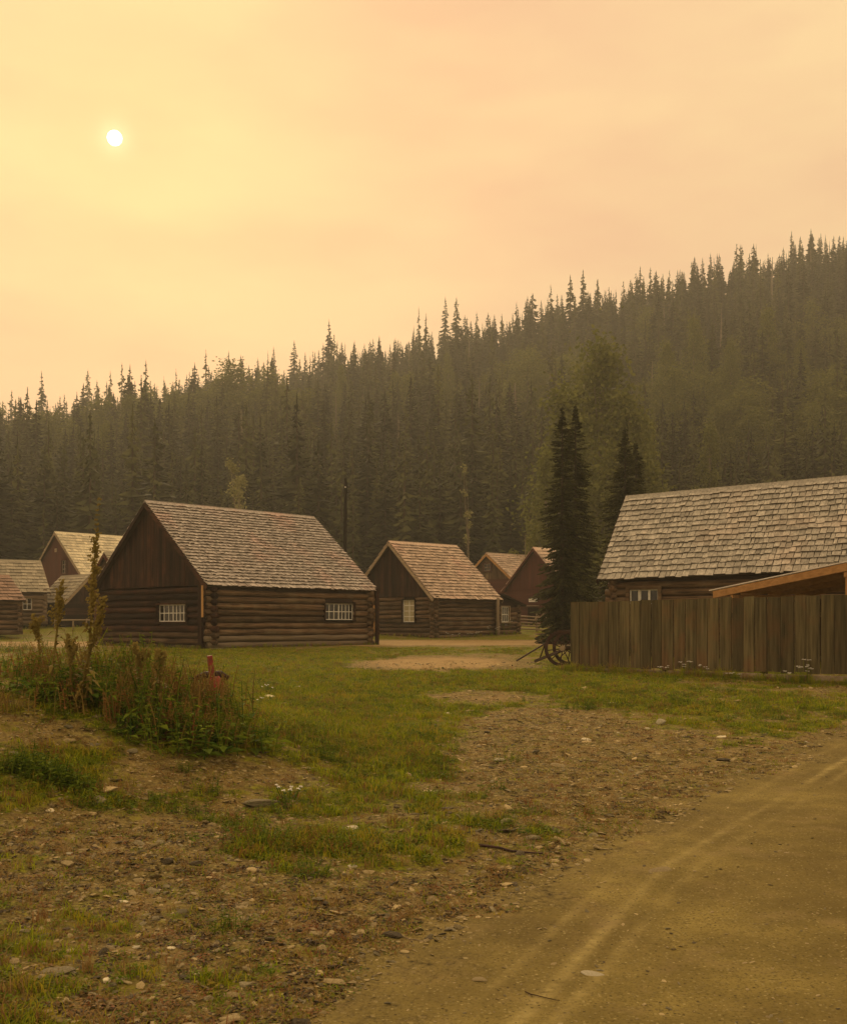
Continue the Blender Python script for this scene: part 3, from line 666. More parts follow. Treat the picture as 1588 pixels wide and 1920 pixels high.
far_house('shed', 'low shed with grey roof, just below the tall yellow roofed house', 122, 70, (.68, .733), 206, 76, 1081, 1.55, 1.62, 'dark', 'sh_grey', 8, .3, ridge='y', oe=.2)
far_house('village_house', 'narrow house with rusty gable, mostly hidden behind the nearest cabin', 232, 58, (.68, .733), None, 177, 1040, 1.0, 3.1, 'red', 'sh_grey', 10, .3, L_=6, trim='red', gmat='log')
def w_extra(root, L, W, hw, zap, sol, u, v): pass
far_house('village_house', 'small brown house with pale roof, half hidden behind the middle cabin', 961, 82, (.741, .672), None, 874, 1040, 1.7, 3.5, 'red', 'sh_two', 12, .3, L_=6.2, gmat='log', trim='new',
          win=[(('y', -.03, 2.2, 3.0, 4.1, 4.7, [2], 2), dict(frame='red', barw=.05, inset=-.01, barmat='muted'))])
def barn_extra(root, L, W, hw, zap, sol, u, v):
    y = sorted((sol(v, 993), sol(v, 1008)))
    mb = MB(); mb.box((-.10, y[0], 1.75), (-.06, y[1], 2.0)); sg = mb.obj('sign_board', 'white', root)
    mb = MB(); mb.box((-.106, y[0] + .04, 1.855), (-.101, y[1] - .04, 1.885)); mb.obj('painted_line', 'red_y', sg)
    y = sorted((sol(v, 991), sol(v, 1010)))
    mb = MB(); mb.box((-.09, y[0], 0), (-.06, y[1], 1.35)); mb.obj('door', 'dark_z', root)
    mb = MB(); mb.box((-.4, y[0] - .1, 1.45), (-.06, y[1] + .5, 1.5)); mb.obj('door_hood', 'trim_y', root)
far_house('barn', 'plain dark red barn with a small white sign, half hidden by the near spruces', 1062, 73, (.741, .672), 1092, 950, 1030, 1.45, 2.7, 'red', 'sh_two', 12, .3, gmat='red', trim='red', extra=barn_extra)
# window of the grey-roofed log cabin
for o in list(col.objects):
    if o.type == 'EMPTY' and 'grey shingle roof at the left edge' in o.get('label', ''):
        k = (50 - CX) / F; u = Vector((.866, .5)); C = o.location
        s = (k * C.y - C.x) / (u.x - k * u.y); window(o, 'x', -.14, s - .28, s + .28, .95, 1.7, [2], 2, frame='farlog', barw=.03)

# ---------------------------------------------------------------- board fence
def board_fence():
    A = Vector((3.62, 26.2)); B = Vector((8.57, 21.6)); d = (B - A).normalized(); nrm = Vector((-d.y, d.x))
    root = thing('board_fence', (A.x, A.y, 0), 0, 'tall weathered board fence of upright planks in front of the shingled stable', 'fence')
    z0 = .54; s = 0; Lf = 11.6; P = lambda s, o, z: (d.x * s + nrm.x * o, d.y * s + nrm.y * o, z)
    while s < Lf:
        w_ = .283 * random.uniform(.88, 1.1); top = 1.64 + .010 * s + random.uniform(-.012, .012); bot = .06 + random.uniform(-.02, .02) + .005 * s
        o = random.uniform(0, .03); g = random.uniform(.009, .014); ln = random.uniform(-.008, .008)
        mb = MB(); t_ = top + random.uniform(-.012, .012)
        mb.hexa([P(s + g, -.02 - o, z0 + bot), P(s + w_ - g, -.02 - o, z0 + bot), P(s + w_ - g, .018 - o, z0 + bot), P(s + g, .018 - o, z0 + bot),
                 P(s + g + ln, -.02 - o, z0 + top), P(s + w_ - g + ln, -.02 - o, z0 + t_), P(s + w_ - g + ln, .018 - o, z0 + t_), P(s + g + ln, .018 - o, z0 + top)])
        mb.obj('plank', 'fence_z', root); s += w_
    for zz in (.4, 1.3):
        mb = MB(); mb.beam(P(0, .06, z0 + zz), P(Lf, .06, z0 + zz), .05, .1); mb.obj('rail', 'fence_x', root)
    k = 0.12
    while k < Lf:
        mb = MB(); mb.tube([P(k, .16, z0 - .2), P(k, .16, z0 + 1.5)], .08, 8); mb.obj('post', 'fence_z', root, smooth=True); k += 2.4
    s = .3
    while s < Lf:
        mb = MB(); mb.beam(P(s, -.01, z0 - .01), P(s + 2.3, -.01, z0 + random.uniform(-.02, .02)), .07, .10); mb.obj('base_board', 'trim_x', root); s += 2.36
board_fence()

# ---------------------------------------------------------------- rail fence far behind
def rail_fence():
    Y = 66; A = at(972, 1190, Y); B = at(1075, 1190, 62); root = thing('rail_fence', (A.x, A.y, gz(A.x, A.y)), 0, 'low grey rail fence beyond the street, right of the middle cabin', 'fence')
    D_ = Vector((B.x - A.x, B.y - A.y, gz(B.x, B.y) - gz(A.x, A.y)))
    for k in range(5):
        z = .12 + k * .19; mb = MB(); rough_log(mb, Vector((0, 0, z)), D_ + Vector((0, 0, z + random.uniform(-.04, .04))), .05, 5, 7); mb.obj('rail', 'trim_x', root, smooth=True)
    for f in (0, .35, .7, 1):
        q = D_ * f; mb = MB(); mb.tube([q + Vector((.0, .09, -.2)), q + Vector((0, .09, 1.1))], .06, 7); mb.obj('post', 'trim_z', root)
    for f, s in ((.34, .5), (.42, .42)):
        q = D_ * f; mb = MB(); mb.beam(q + Vector((-.1, -.12, .75)), q + Vector((s, -.12, 1.5)), .07, .09); mb.obj('brace', 'trim_z', root)
rail_fence()
# low pile of boards and red oddments by the rail fence
def plank_pile():
    p = at(1052, 1180, 50); g = gz(p.x, p.y); root = thing('lumber_pile', (p.x, p.y, g), .3, 'pile of grey and rusty planks under the near spruces, left of the board fence', 'lumber')
    for k in range(12):
        z = .06 + (k // 3) * .12; y = (k % 3 - 1) * .28; mb = MB(); mb.beam((-1.1 + random.uniform(-.2, .2), y, z), (1.0 + random.uniform(-.3, .3), y + random.uniform(-.15, .15), z + random.uniform(0, .06)), .2, .06)
        mb.obj('plank', random.choice(('trim_x', 'new_x', 'red_x')), root)
plank_pile()

# ---------------------------------------------------------------- wagon wheel, cart and shafts
def wheel_mesh(R=.48, r=.035, wd=.055, spokes=12):
    mb = MB(); n = 36; vs = []; fs = []
    for k in range(n):
        t = 2 * math.pi * k / n
        for rr, y in ((R, -wd / 2), (R, wd / 2), (R - .085, wd / 2), (R - .085, -wd / 2)): vs.append((rr * math.cos(t), y, rr * math.sin(t)))
    for k in range(n):
        a = 4 * k; b_ = 4 * ((k + 1) % n)
        for j in range(4): fs.append((a + j, a + (j + 1) % 4, b_ + (j + 1) % 4, b_ + j))
    mb.add(vs, fs); return mb
def cart():
    p = Vector(((1055 - CX) / F * 27.6, 27.6)); g = gz(p.x, p.y); root = thing('cart', (p.x, p.y, g), math.radians(-18), 'old iron wheeled cart, its shaft on the grass, behind the left fence end', 'cart')
    for y in (0, 1.1):
        wl = wheel_mesh().obj('wheel', 'iron', root); wl.location = (0, y, .48)
        for k in range(10):
            t = 2 * math.pi * k / 10 + .15; mb = MB(); mb.tube([(.06 * math.cos(t), 0, .06 * math.sin(t)), (.41 * math.cos(t), 0, .41 * math.sin(t))], .014, 6); mb.obj('spoke', 'iron', wl)
        mb = MB(); mb.tube([(0, -.09, 0), (0, .09, 0)], .07, 10); mb.obj('hub', 'trim_y', wl)
    mb = MB(); mb.tube([(0, 0, .48), (0, 1.1, .48)], .03, 8); mb.obj('axle', 'iron', root)
    mb = MB(); e_ = root.matrix_basis.inverted() @ on_ground(1003, 1243); mb.beam((.15, .12, .5), e_ + Vector((0, 0, .04)), .05, .07); mb.obj('shaft', 'iron', root)
    for k in range(5):
        mb = MB(); mb.box((-.1 + k * .26, .12, .5), (.14 + k * .26, 1.0, .54)); mb.obj('deck_board', 'fence_y', root)
    mb = MB(); mb.beam((-.1, .16, .465), (1.3, .16, .465), .06, .06); mb.beam((-.1, .95, .465), (1.3, .95, .465), .06, .06); mb.obj('frame', 'iron', root)
    # A-shaped drawbar standing free
    a = on_ground(968, 1241); q = thing('drawbar', tuple(a), 0, 'thin iron A shaped drawbar propped on the grass beside the cart wheel', 'drawbar')
    top = at(1022, 1207, a.y + .2) - a; c_ = at(1010, 1235, a.y + .5) - a; c_.z = gz(a.x + c_.x, a.y + c_.y) - a.z
    mb = MB(); mb.tube([(0, 0, .02), top], .024, 7); mb.obj('rod', 'iron', q); mb = MB(); mb.tube([top, c_], .02, 7); mb.obj('rod', 'iron', q)
cart()

# ---------------------------------------------------------------- red post and scrap on the mound
def red_post():
    p = on_ground(402, 1310, 8); p = Vector((p.x, p.y, p.z)); Y = p.y; root = thing('old_pump', tuple(p), .3, 'faded red iron hand lever with dark rusty casting in the mound weeds', 'old machine')
    s = Y / F
    mb = MB(); mb.tube([(0, 0, -.05), (.0, 0, 30 * s), (-.01, 0, 40 * s)], [19 * s, 17 * s, 11 * s], 10); mb.obj('body', 'redpaint', root, smooth=True)
    mb = MB(); mb.beam((-.02, 0, 34 * s), (-.055, 0, 80 * s), .06, .06); mb.obj('lever', 'redpaint', root)
    mb = MB(); mb.tube([(-.26, .16, 34 * s), (-.1, .12, 43 * s), (.08, .10, 44 * s), (.17, .10, 36 * s)], [.02, .04, .045, .03], 8); mb.obj('casting', 'iron', root, smooth=True)
    mb = MB(); mb.tube([(0, -.04, 34 * s), (0, .05, 34 * s)], .045, 10); mb.obj('pivot', 'redpaint', root)
red_post()

# utility pole
p = at(647, 897, 60); g = gz(p.x, 60); q = thing('utility_pole', (p.x, 60, g), 0, 'thin dark wooden pole standing behind the nearest cabin roof', 'pole')
mb = MB(); mb.tube([(0, 0, -.3), (0, 0, 4), (.03, 0, p.z - g)], [.12, .11, .09], 8); mb.obj('pole', 'polewood', q); mb = MB(); mb.tube([(.02, -.09, p.z - g - .5), (.02, -.02, p.z - g - .5)], .05, 6); mb.obj('insulator', 'white', q)

# bench and rail left
p = at(128, 1166, 66); g = gz(p.x, p.y); q = thing('hitching_rail', (p.x, p.y, g), .1, 'pale horizontal hitching rail in front of the open shed on the left', 'rail')
mb = MB(); mb.tube([(-1.0, 0, .62), (1.3, 0, .64)], .055, 8); mb.obj('rail', 'trim_x', q)
for x in (-.8, .3, 1.1): mb = MB(); mb.tube([(x, 0, -.1), (x, 0, .66)], .05, 7); mb.obj('post', 'trim_z', q)

# ---------------------------------------------------------------- trees
def spruce_mesh(H, R, levels, per, seed, near=False, droop=.35, bare=.06, gap=0.0, pw=.78):
    r = random.Random(seed); mb = MB()
    for l in range(levels):
        f = l / (levels - 1); z = H * (bare + (1 - bare) * f ** .96); env = R * (1 - f) ** pw * (.72 + .28 * math.sin(f * 9 + seed) ** 2) + .02 * R
        if f > .93: env = R * .10 * (1 - f) / .07 + .01 * R
        n = max(3, int(per * (1 - .55 * f)))
        for k in range(n):
            if r.random() < gap: continue
            t = r.uniform(0, 6.283); ln = env * r.uniform(.62, 1.18); zz = z + r.uniform(-.5, .5) * H / levels
            dx, dy = math.cos(t), math.sin(t); sx, sy = -dy, dx
            dz = -ln * droop * r.uniform(.5, 1.3) * (1.15 - f) + (ln * .25 if f > .8 else 0)
            if near:
                m = max(4, int(ln / .11))
                for q in range(m):
                    a = (q + .15) / m; b_ = min(1.08, a + 1.5 / m); cx0, cy0 = dx * ln * a, dy * ln * a; cz = zz + dz * a ** 1.3
                    wv = (.06 + .20 * ln * (1 - a) * .55 + .05) * r.uniform(.7, 1.2)
                    for sg in (-1, 1):
                        ex, ey = dx * ln * b_ + sx * sg * wv, dy * ln * b_ + sy * sg * wv; ez = zz + dz * b_ ** 1.3 - wv * r.uniform(.1, .55)
                        wx = .028
                        mb.add([(cx0 - dx * wx, cy0 - dy * wx, cz), (cx0 + dx * wx * 1.5, cy0 + dy * wx * 1.5, cz - .015), (ex + dx * .03, ey + dy * .03, ez), (ex - dx * .035, ey - dy * .035, ez - .03)], [(0, 1, 2, 3)])
                    mb.add([(cx0 - sx * .03, cy0 - sy * .03, cz), (cx0 + sx * .03, cy0 + sy * .03, cz), (dx * ln * b_, dy * ln * b_, zz + dz * b_ ** 1.3 - r.uniform(.02, .09))], [(0, 1, 2)])
            else:
                w_ = ln * r.uniform(.22, .38) + .05; x1, y1 = dx * ln * .55, dy * ln * .55; th = H / levels * r.uniform(.5, 1.1)
                mb.add([(0, 0, zz + th * .5), (x1 + sx * w_, y1 + sy * w_, zz + dz * .6 - th * .5), (dx * ln, dy * ln, zz + dz), (x1 - sx * w_, y1 - sy * w_, zz + dz * .6 - th * .5), (x1, y1, zz + dz * .35 + th * .15)],
                       [(0, 1, 4), (0, 4, 3), (1, 2, 4), (4, 2, 3)])
    # leader
    mb.tube([(0, 0, H * .93), (0, 0, H * 1.015)], [.035 * R + .015, .008], 4)
    return mb
def trunk_mesh(H, r): mb = MB(); mb.tube([(0, 0, -.6), (0, 0, H * .4), (0, 0, H * .95)], [r, r * .65, r * .12], 6); return mb
def tree_thing(name, loc, crown_me, trunk_me, label, group=None, rz=0, s=1, cat='tree'):
    o = thing(name, loc, rz, label, cat, group); o.scale = s if hasattr(s, '__len__') else (s, s, s)
    link('trunk', trunk_me, o); link('crown', crown_me, o); return o
def near_spruce(px, pyt, Y, R, seed, label):
    x = (px - CX) / F * Y; g = gz(x, Y); H = EYE + (HY - pyt) / F * Y - g
    cm = spruce_mesh(H, R, 66, 15, seed, True, .30, .03, 0, .58).mesh('crown', 'needle_near'); tm = trunk_mesh(H, .14).mesh('trunk', 'trunk')
    tree_thing('spruce_tree', (x, Y, g), cm, tm, label)
near_spruce(1054, 768, 47.5, 1.35, 3, 'tall dark spruce behind the left end of the fence, left one of the near pair')
near_spruce(1079, 764, 48.6, 1.4, 4, 'tall dark spruce behind the left end of the fence, right one of the near pair')
near_spruce(1172, 806, 51, 1.75, 5, 'dark spruce touching the upper left corner of the stable roof')
near_spruce(1192, 832, 52.5, 1.3, 6, 'shorter dark spruce directly behind the stable roof corner')

FM = ['needle_far', 'needle_dark', 'needle_pale', 'needle_dark', 'needle_far', 'needle_far', 'needle_pale']
far_meshes = []
for i in range(7):
    H = 15; R = [1.7, 2.1, 1.35, 1.9, 1.1, 2.3, 1.5][i]
    cm = spruce_mesh(H, R, [30, 34, 28, 32, 26, 34, 24][i], [9, 10, 8, 9, 7, 10, 8][i], 20 + i, False, [.4, .3, .45, .35, .5, .3, .35][i], [.08, .05, .2, .1, .25, .05, .15][i], [0, 0, .1, .05, .25, 0, .2][i]).mesh('crown', FM[i])
    far_meshes.append((cm, trunk_mesh(H, .16).mesh('trunk', 'trunk')))
def leaf_cloud(H, R, n, seed, z0=.2, leaf=.16, clumps=26, squash=1.0):
    r = random.Random(seed); mb = MB(); cl = []
    for k in range(clumps):
        f = r.uniform(z0, 1); t = r.uniform(0, 6.283); env = R * math.sin(math.pi * min(1, (f - z0) / (1 - z0) * .8 + .2)) ** .6; d = env * r.uniform(.2, 1) 
        cl.append((d * math.cos(t), d * math.sin(t), H * f * .95, R * r.uniform(.22, .42)))
    for k in range(n):
        c_ = cl[r.randrange(clumps)]; g = [r.gauss(0, .5) for _ in range(3)]; p = Vector((c_[0] + g[0] * c_[3], c_[1] + g[1] * c_[3], c_[2] + g[2] * c_[3] * 1.2 * squash))
        a = Vector((r.uniform(-1, 1), r.uniform(-1, 1), r.uniform(-.6, .6))).normalized() * leaf * r.uniform(.5, 1.2); b_ = a.cross(Vector((r.uniform(-1, 1), r.uniform(-1, 1), r.uniform(-1, 1)))).normalized() * leaf * .6
        mb.add([p - a, p + b_, p + a, p - b_], [(0, 1, 2, 3)])
    return mb, cl
def limbs(H, cl, r0, lean=0):
    mb = MB(); mb.tube([(0, 0, -.5), (lean * .3, 0, H * .35), (lean * .6, 0, H * .6), (lean, 0, H * .92)], [r0, r0 * .75, r0 * .5, r0 * .15], 7)
    for c_ in cl[:12]: mb.tube([(lean * .4, 0, c_[2] * .62), (c_[0] * .5, c_[1] * .5, c_[2] * .82), (c_[0], c_[1], c_[2])], [r0 * .3, r0 * .2, r0 * .06], 5)
    return mb
decid = []
for i in range(4):
    H = 14; mb, cl = leaf_cloud(H, [3.1, 2.6, 3.5, 2.2][i], [9000, 8000, 10000, 6500][i], 60 + i, [.08, .12, .06, .15][i], .17, [70, 60, 80, 46][i])
    decid.append((mb.mesh('crown', 'leaf_tree'), limbs(H, cl, .2).mesh('trunk', 'palebark')))
def decid_tree(px, pyt, Y, v, label, wide=1.0, group=None, base=None):
    x = (px - CX) / F * Y; g = gz(x, Y); H = EYE + (HY - pyt) / F * Y - g; s = H / 13.7
    return tree_thing('cottonwood_tree', (x, Y, g), *decid[v], label, group, random.uniform(0, 6), (s * wide, s * wide, s))
decid_tree(1055, 735, 92, 0, 'tall light green cottonwood rising directly behind the near spruce pair', .95)
decid_tree(1125, 655, 100, 2, 'tallest light green cottonwood, between the near spruces and the stable roof corner', .8)
decid_tree(1180, 735, 96, 1, 'light green cottonwood behind the stable roof corner spruces', .85)
decid_tree(1025, 850, 88, 3, 'lower light green cottonwood left of the near spruce pair', .7)
for i, (px, py, Y, v, wd) in enumerate([(1250, 640, 170, 1, .7), (1300, 600, 185, 0, .7), (1370, 640, 175, 2, .6), (1440, 580, 190, 3, .9), (1500, 640, 180, 1, .7), (1560, 690, 165, 0, .6), (1330, 800, 120, 3, .7), (1215, 780, 118, 1, .55), (200, 800, 170, 2, .6), (240, 740, 200, 1, .7), (90, 850, 150, 0, .6), (740, 700, 215, 3, .9), (640, 690, 225, 0, .6), (840, 660, 230, 1, .6)]):
    decid_tree(px, py, Y, v, 'pale green leafy tree standing among the spruces on the hillside', wd, 'leafy trees among the spruces on the hillside')
# aspens with pale trunks
def aspen(px, pyt, Y, label, seed, R=1.2, lean=0, n=900, z0=.55, leafm='leaf_pale', tr=.10):
    x = (px - CX) / F * Y; g = gz(x, Y); H = EYE + (HY - pyt) / F * Y - g
    mb, cl = leaf_cloud(H, R, n, seed, z0, .13, 12); mb.v = [(a + lean * .8 * (c_ / H), b_, c_) for a, b_, c_ in mb.v]
    tree_thing('aspen_tree', (x, Y, g), mb.mesh('crown', leafm), limbs(H, [(a + lean * .8, b_, c_, d) for a, b_, c_, d in cl], tr, lean).mesh('trunk', 'palebark'), label)
aspen(462, 846, 92, 'pale aspen with bent feathery top, above the roof of the nearest cabin', 5, 1.5, -1.4, 1500, .45)
aspen(884, 852, 90, 'slim aspen with bare white trunk, above the roof of the middle cabin', 8, .6, -.7, 260, .5, tr=.065)
aspen(985, 985, 86, 'small pale bush tree behind the brown house, left of the near spruces', 9, 1.6, 0, 1500, .1, 'leaf_tree')

# --- forest: individuals in front, the rest one mass
pts = []
Y = 108.0
while Y < 352:
    half = Y * .44 + 8; x = -half
    sp = 3.4 + (Y - 108) * .005
    while x < half:
        xx = x + random.uniform(-.45, .45) * sp; yy = Y + random.uniform(-.5, .5) * sp
        if yy < 107: x += sp; continue
        pts.append((xx, yy, random.choice((0, 1, 2, 3, 4, 5, 6)), min(1.4, max(.35, (.55 + .50 * float(vnoise(xx / 9, yy / 9, 91)) + random.gauss(0, .18)) * (1.0 if yy < 290 else .85))), random.uniform(0, 6.28), random.uniform(1.15, 1.9))); x += sp * random.uniform(.75, 1.3)
    Y += sp
for px in (1240, 1330, 1420, 1500, 1570, 200, 330, 560, 720): pass
def visible(p): return abs(p[0] / p[1]) < .41
front = sorted([p for p in pts if visible(p)], key=lambda p: p[1] - p[3] * 6)[:288]
fs_ = set(map(id, front)); rest = [p for p in pts if id(p) not in fs_]
proto_tree = [None] * 7
def flab(p):
    px = CX + F * p[0] / p[1]; k = p[2]
    a = {2: 'slender', 4: 'thin spiky', 1: 'broad', 5: 'broad'}.get(k, 'dark'); s_ = 'young' if p[3] < .65 else ('tall' if p[3] > 1.0 else 'hazy')
    z = 'behind the tall yellow roofed house' if px < 190 else 'above the nearest cabin roof' if px < 640 else 'above the middle cabin roof' if px < 900 else 'behind the barn and cottonwoods' if px < 1150 else 'above the stable roof'
    return f'{s_} {a} forest front spruce {z}'
for p in front:
    z = gz(p[0], p[1]); k = p[2]; s = p[3]
    if proto_tree[k] is None:
        proto_tree[k] = tree_thing('spruce_tree', (p[0], p[1], z), *far_meshes[k], flab(p), 'spruces in the front ranks of the hillside forest', p[4], (s * p[5], s * p[5], s))
    else: copy_tree(proto_tree[k], (p[0], p[1], z), p[4], (s * p[5], s * p[5], s), flab(p))
for px, py, k, lb in ((617, 598, 1, 'tallest spruce on the skyline left of centre, standing clear of its neighbours'), (78, 694, 1, 'tall broad spruce on the skyline near the left edge'), (165, 692, 5, 'second broad spruce from the left edge on the skyline'),
                      (835, 556, 3, 'left of the two tall broad spruces on the skyline above the middle cabin'), (856, 556, 5, 'right of the two tall broad spruces on the skyline above the middle cabin'), (785, 574, 4, 'very slender spruce spike on the skyline, above the middle cabin'),
                      (1484, 432, 0, 'tall spruce on the skyline near the right edge, above the stable roof'), (1121, 522, 0, 'tall spruce on the skyline above the near cottonwoods'), (513, 650, 3, 'spruce on the skyline left of the tallest one'), (1332, 474, 1, 'spruce on the skyline above the left half of the stable roof')):
    Yk = 322.0; x = (px - CX) / F * Yk; g = gz(x, Yk); H = EYE + (HY - py) / F * Yk - g; s = H / 15.2
    o = thing('spruce_tree', (x, Yk, g), 1.0, lb, 'tree'); wd = min(s * 1.2, 1.7); o.scale = (wd, wd, s); link('trunk', far_meshes[k][1], o); link('crown', far_meshes[k][0], o)

def gn_scatter(name, P3, rot, scl, idx, protos, label=None, kind='stuff', parent=None):
    me = bpy.data.meshes.new(name); me.vertices.add(len(P3)); me.vertices.foreach_set('co', np.asarray(P3, np.float32).ravel())
    a = me.attributes.new('rot', 'FLOAT_VECTOR', 'POINT'); a.data.foreach_set('vector', np.asarray(rot, np.float32).ravel())
    a = me.attributes.new('scl', 'FLOAT_VECTOR', 'POINT'); a.data.foreach_set('vector', np.asarray(scl, np.float32).ravel())
    a = me.attributes.new('idx', 'INT', 'POINT'); a.data.foreach_set('value', np.asarray(idx, np.int32).ravel())
    o = link(name, me, parent, kind, label)
    ng = bpy.data.node_groups.new(name, 'GeometryNodeTree'); ng.interface.new_socket('Geometry', in_out='INPUT', socket_type='NodeSocketGeometry'); ng.interface.new_socket('Geometry', in_out='OUTPUT', socket_type='NodeSocketGeometry')
    gi = ng.nodes.new('NodeGroupInput'); go = ng.nodes.new('NodeGroupOutput'); jn = ng.nodes.new('GeometryNodeJoinGeometry')
    def attr(nm, ty):
        n = ng.nodes.new('GeometryNodeInputNamedAttribute'); n.data_type = ty; n.inputs['Name'].default_value = nm; return n.outputs['Attribute']
    ra, sa, ia = attr('rot', 'FLOAT_VECTOR'), attr('scl', 'FLOAT_VECTOR'), attr('idx', 'INT')
    e2r = ng.nodes.new('FunctionNodeEulerToRotation'); ng.links.new(ra, e2r.inputs[0])
    for k, pm in enumerate(protos):
        po = bpy.data.objects.new(name + '_piece', pm)
        oi = ng.nodes.new('GeometryNodeObjectInfo'); oi.inputs['Object'].default_value = po; oi.inputs['As Instance'].default_value = True
        cp = ng.nodes.new('FunctionNodeCompare'); cp.data_type = 'INT'; cp.operation = 'EQUAL'; ng.links.new(ia, cp.inputs[2]); cp.inputs[3].default_value = k
        ip = ng.nodes.new('GeometryNodeInstanceOnPoints'); ng.links.new(gi.outputs[0], ip.inputs['Points']); ng.links.new(cp.outputs[0], ip.inputs['Selection'])
        ng.links.new(oi.outputs['Geometry'], ip.inputs['Instance']); ng.links.new(e2r.outputs[0], ip.inputs['Rotation']); ng.links.new(sa, ip.inputs['Scale'])
        ng.links.new(ip.outputs[0], jn.inputs[0])
    ng.links.new(jn.outputs[0], go.inputs[0])
    md = o.modifiers.new('scatter', 'NODES'); md.node_group = ng; return o
# whole-tree meshes for the mass: crown with its trunk in one
def whole(k):
    cm, tm = far_meshes[k]; mb = MB(); mb.add([v.co[:] for v in cm.vertices], [tuple(p.vertices) for p in cm.polygons]); n = len(mb.f)
    mb.add([v.co[:] for v in tm.vertices], [tuple(p.vertices) for p in tm.polygons]); me = mb.mesh('forest_tree', FM[k]); me.materials.append(M['trunk'])
    me.polygons.foreach_set('material_index', [0] * n + [1] * (len(mb.f) - n)); return me
def whole_leafy(k):
    cm, tm = decid[k]; mb = MB(); mb.add([v.co[:] for v in cm.vertices], [tuple(p.vertices) for p in cm.polygons][::3]); mb.add([v.co[:] for v in tm.vertices], [tuple(p.vertices) for p in tm.polygons])
    me = mb.mesh('leafy_tree', 'leaf_tree'); return me
def snag_mesh():
    r = random.Random(4); mb = MB(); mb.tube([(0, 0, -1), (.1, 0, 6), (.0, .1, 14)], [.22, .16, .03], 6)
    for k in range(26): t = r.uniform(0, 6.28); z = r.uniform(4, 13); l = r.uniform(.3, 1.1); mb.tube([(0, 0, z), (l * math.cos(t), l * math.sin(t), z + r.uniform(-.4, .2))], [.03, .01], 4, False)
    return mb.mesh('snag', 'palebark')
R_ = np.array([(p[0], p[1]) for p in rest]); zz = ground_z(R_[:, 0], R_[:, 1])
gn_scatter('spruce_forest', np.c_[R_, zz], [(0, 0, p[4]) for p in rest], [(p[3] * p[5], p[3] * p[5], p[3]) for p in rest], [(7 + (i % 2)) if vnoise(p[0] / 22, p[1] / 22, 55) > .70 and i % 3 and p[1] < 240 else (9 if i % 47 == 0 else p[2]) for i, p in enumerate(rest)], [whole(k) for k in range(7)] + [whole_leafy(0), whole_leafy(1), snag_mesh()],
           'dense hazy spruce forest covering the hillside up to the skyline')

# ---------------------------------------------------------------- low vegetation
def weed_mesh(h, n_st, seed, mat, leaf=.05, lw=.35, dens=9, spread=.12, lean=.25):
    r = random.Random(seed); mb = MB()
    for s in range(n_st):
        t = r.uniform(0, 6.28); hh = h * r.uniform(.55, 1.05); b0 = Vector((r.gauss(0, spread), r.gauss(0, spread), -.02)); d = Vector((math.cos(t), math.sin(t), 0)) * lean * hh
        mb.tube([b0, b0 + d * .3 + Vector((0, 0, hh * .5)), b0 + d + Vector((0, 0, hh))], [.005, .004, .002], 4, False)
        m = int(dens * hh / h)
        for k in range(m):
            f = (k + .5) / m; p = b0 + d * f ** 1.5 + Vector((0, 0, hh * f)); a = r.uniform(0, 6.28); L = leaf * (1.25 - .7 * f) * r.uniform(.7, 1.3)
            o = Vector((math.cos(a), math.sin(a), r.uniform(-.2, .6))).normalized(); sd = o.cross(Vector((0, 0, 1))).normalized() * L * lw * .5; md = p + o * L * .5; e = p + o * L - Vector((0, 0, L * .3))
            mb.add([p, md + sd, e, md - sd], [(0, 1, 2, 3)])
    return mb.mesh('weed_leaves', mat)
def tuft(n, h, wd, seed, spread=.05, mat='grass', bend=.5):
    r = random.Random(seed); mb = MB()
    for k in range(n):
        t = r.uniform(0, 6.28); hh = h * r.uniform(.5, 1.1); bx_, by_ = r.gauss(0, spread * .5), r.gauss(0, spread * .5); d = Vector((math.cos(t), math.sin(t), 0)); s = Vector((-d.y, d.x, 0)) * wd / 2
        a = Vector((bx_, by_, -.01)); m = a + Vector((0, 0, hh * .6)) + d * hh * bend * .25; e = a + Vector((0, 0, hh)) + d * hh * bend * r.uniform(.5, 1.3)
        mb.add([a - s, a + s, m + s * .8, e, m - s * .8], [(0, 1, 2, 4), (4, 2, 3)])
    return mb.mesh('tuft', mat)
def cover(n, R, seed, mat='clover', h=.03, leaf=.014):
    r = random.Random(seed); mb = MB()
    for k in range(n):
        t = r.uniform(0, 6.28); q = R * math.sqrt(r.random()); p = Vector((q * math.cos(t), q * math.sin(t), h * r.uniform(.2, 1) * (1 - (q / R) ** 2 * .6)))
        a = Vector((r.uniform(-1, 1), r.uniform(-1, 1), r.uniform(-.3, .5))).normalized() * leaf * r.uniform(.6, 1.3); b_ = a.cross(Vector((r.uniform(-.4, .4), r.uniform(-.4, .4), 1))).normalized() * leaf * .6
        mb.add([p - a, p + b_, p + a, p - b_], [(0, 1, 2, 3)])
    return mb.mesh('cover', mat)
def stone_mesh(seed, flat=.5, mat='pebble', sub=2, jag=.25):
    r = random.Random(seed); import bmesh
    bm = bmesh.new(); bmesh.ops.create_icosphere(bm, subdivisions=sub, radius=1)
    pl = [(Vector((r.gauss(0, 1), r.gauss(0, 1), r.gauss(0, 1))).normalized(), r.uniform(.5, .85)) for _ in range(9)]
    for v in bm.verts:
        for n_, d in pl:
            q = v.co.dot(n_)
            if q > d: v.co -= n_ * (q - d)
        v.co *= 1 + r.uniform(-.03, .03)
        v.co.z *= flat
    me = bpy.data.meshes.new('stone'); bm.to_mesh(me); bm.free(); me.materials.append(M[mat]); return me
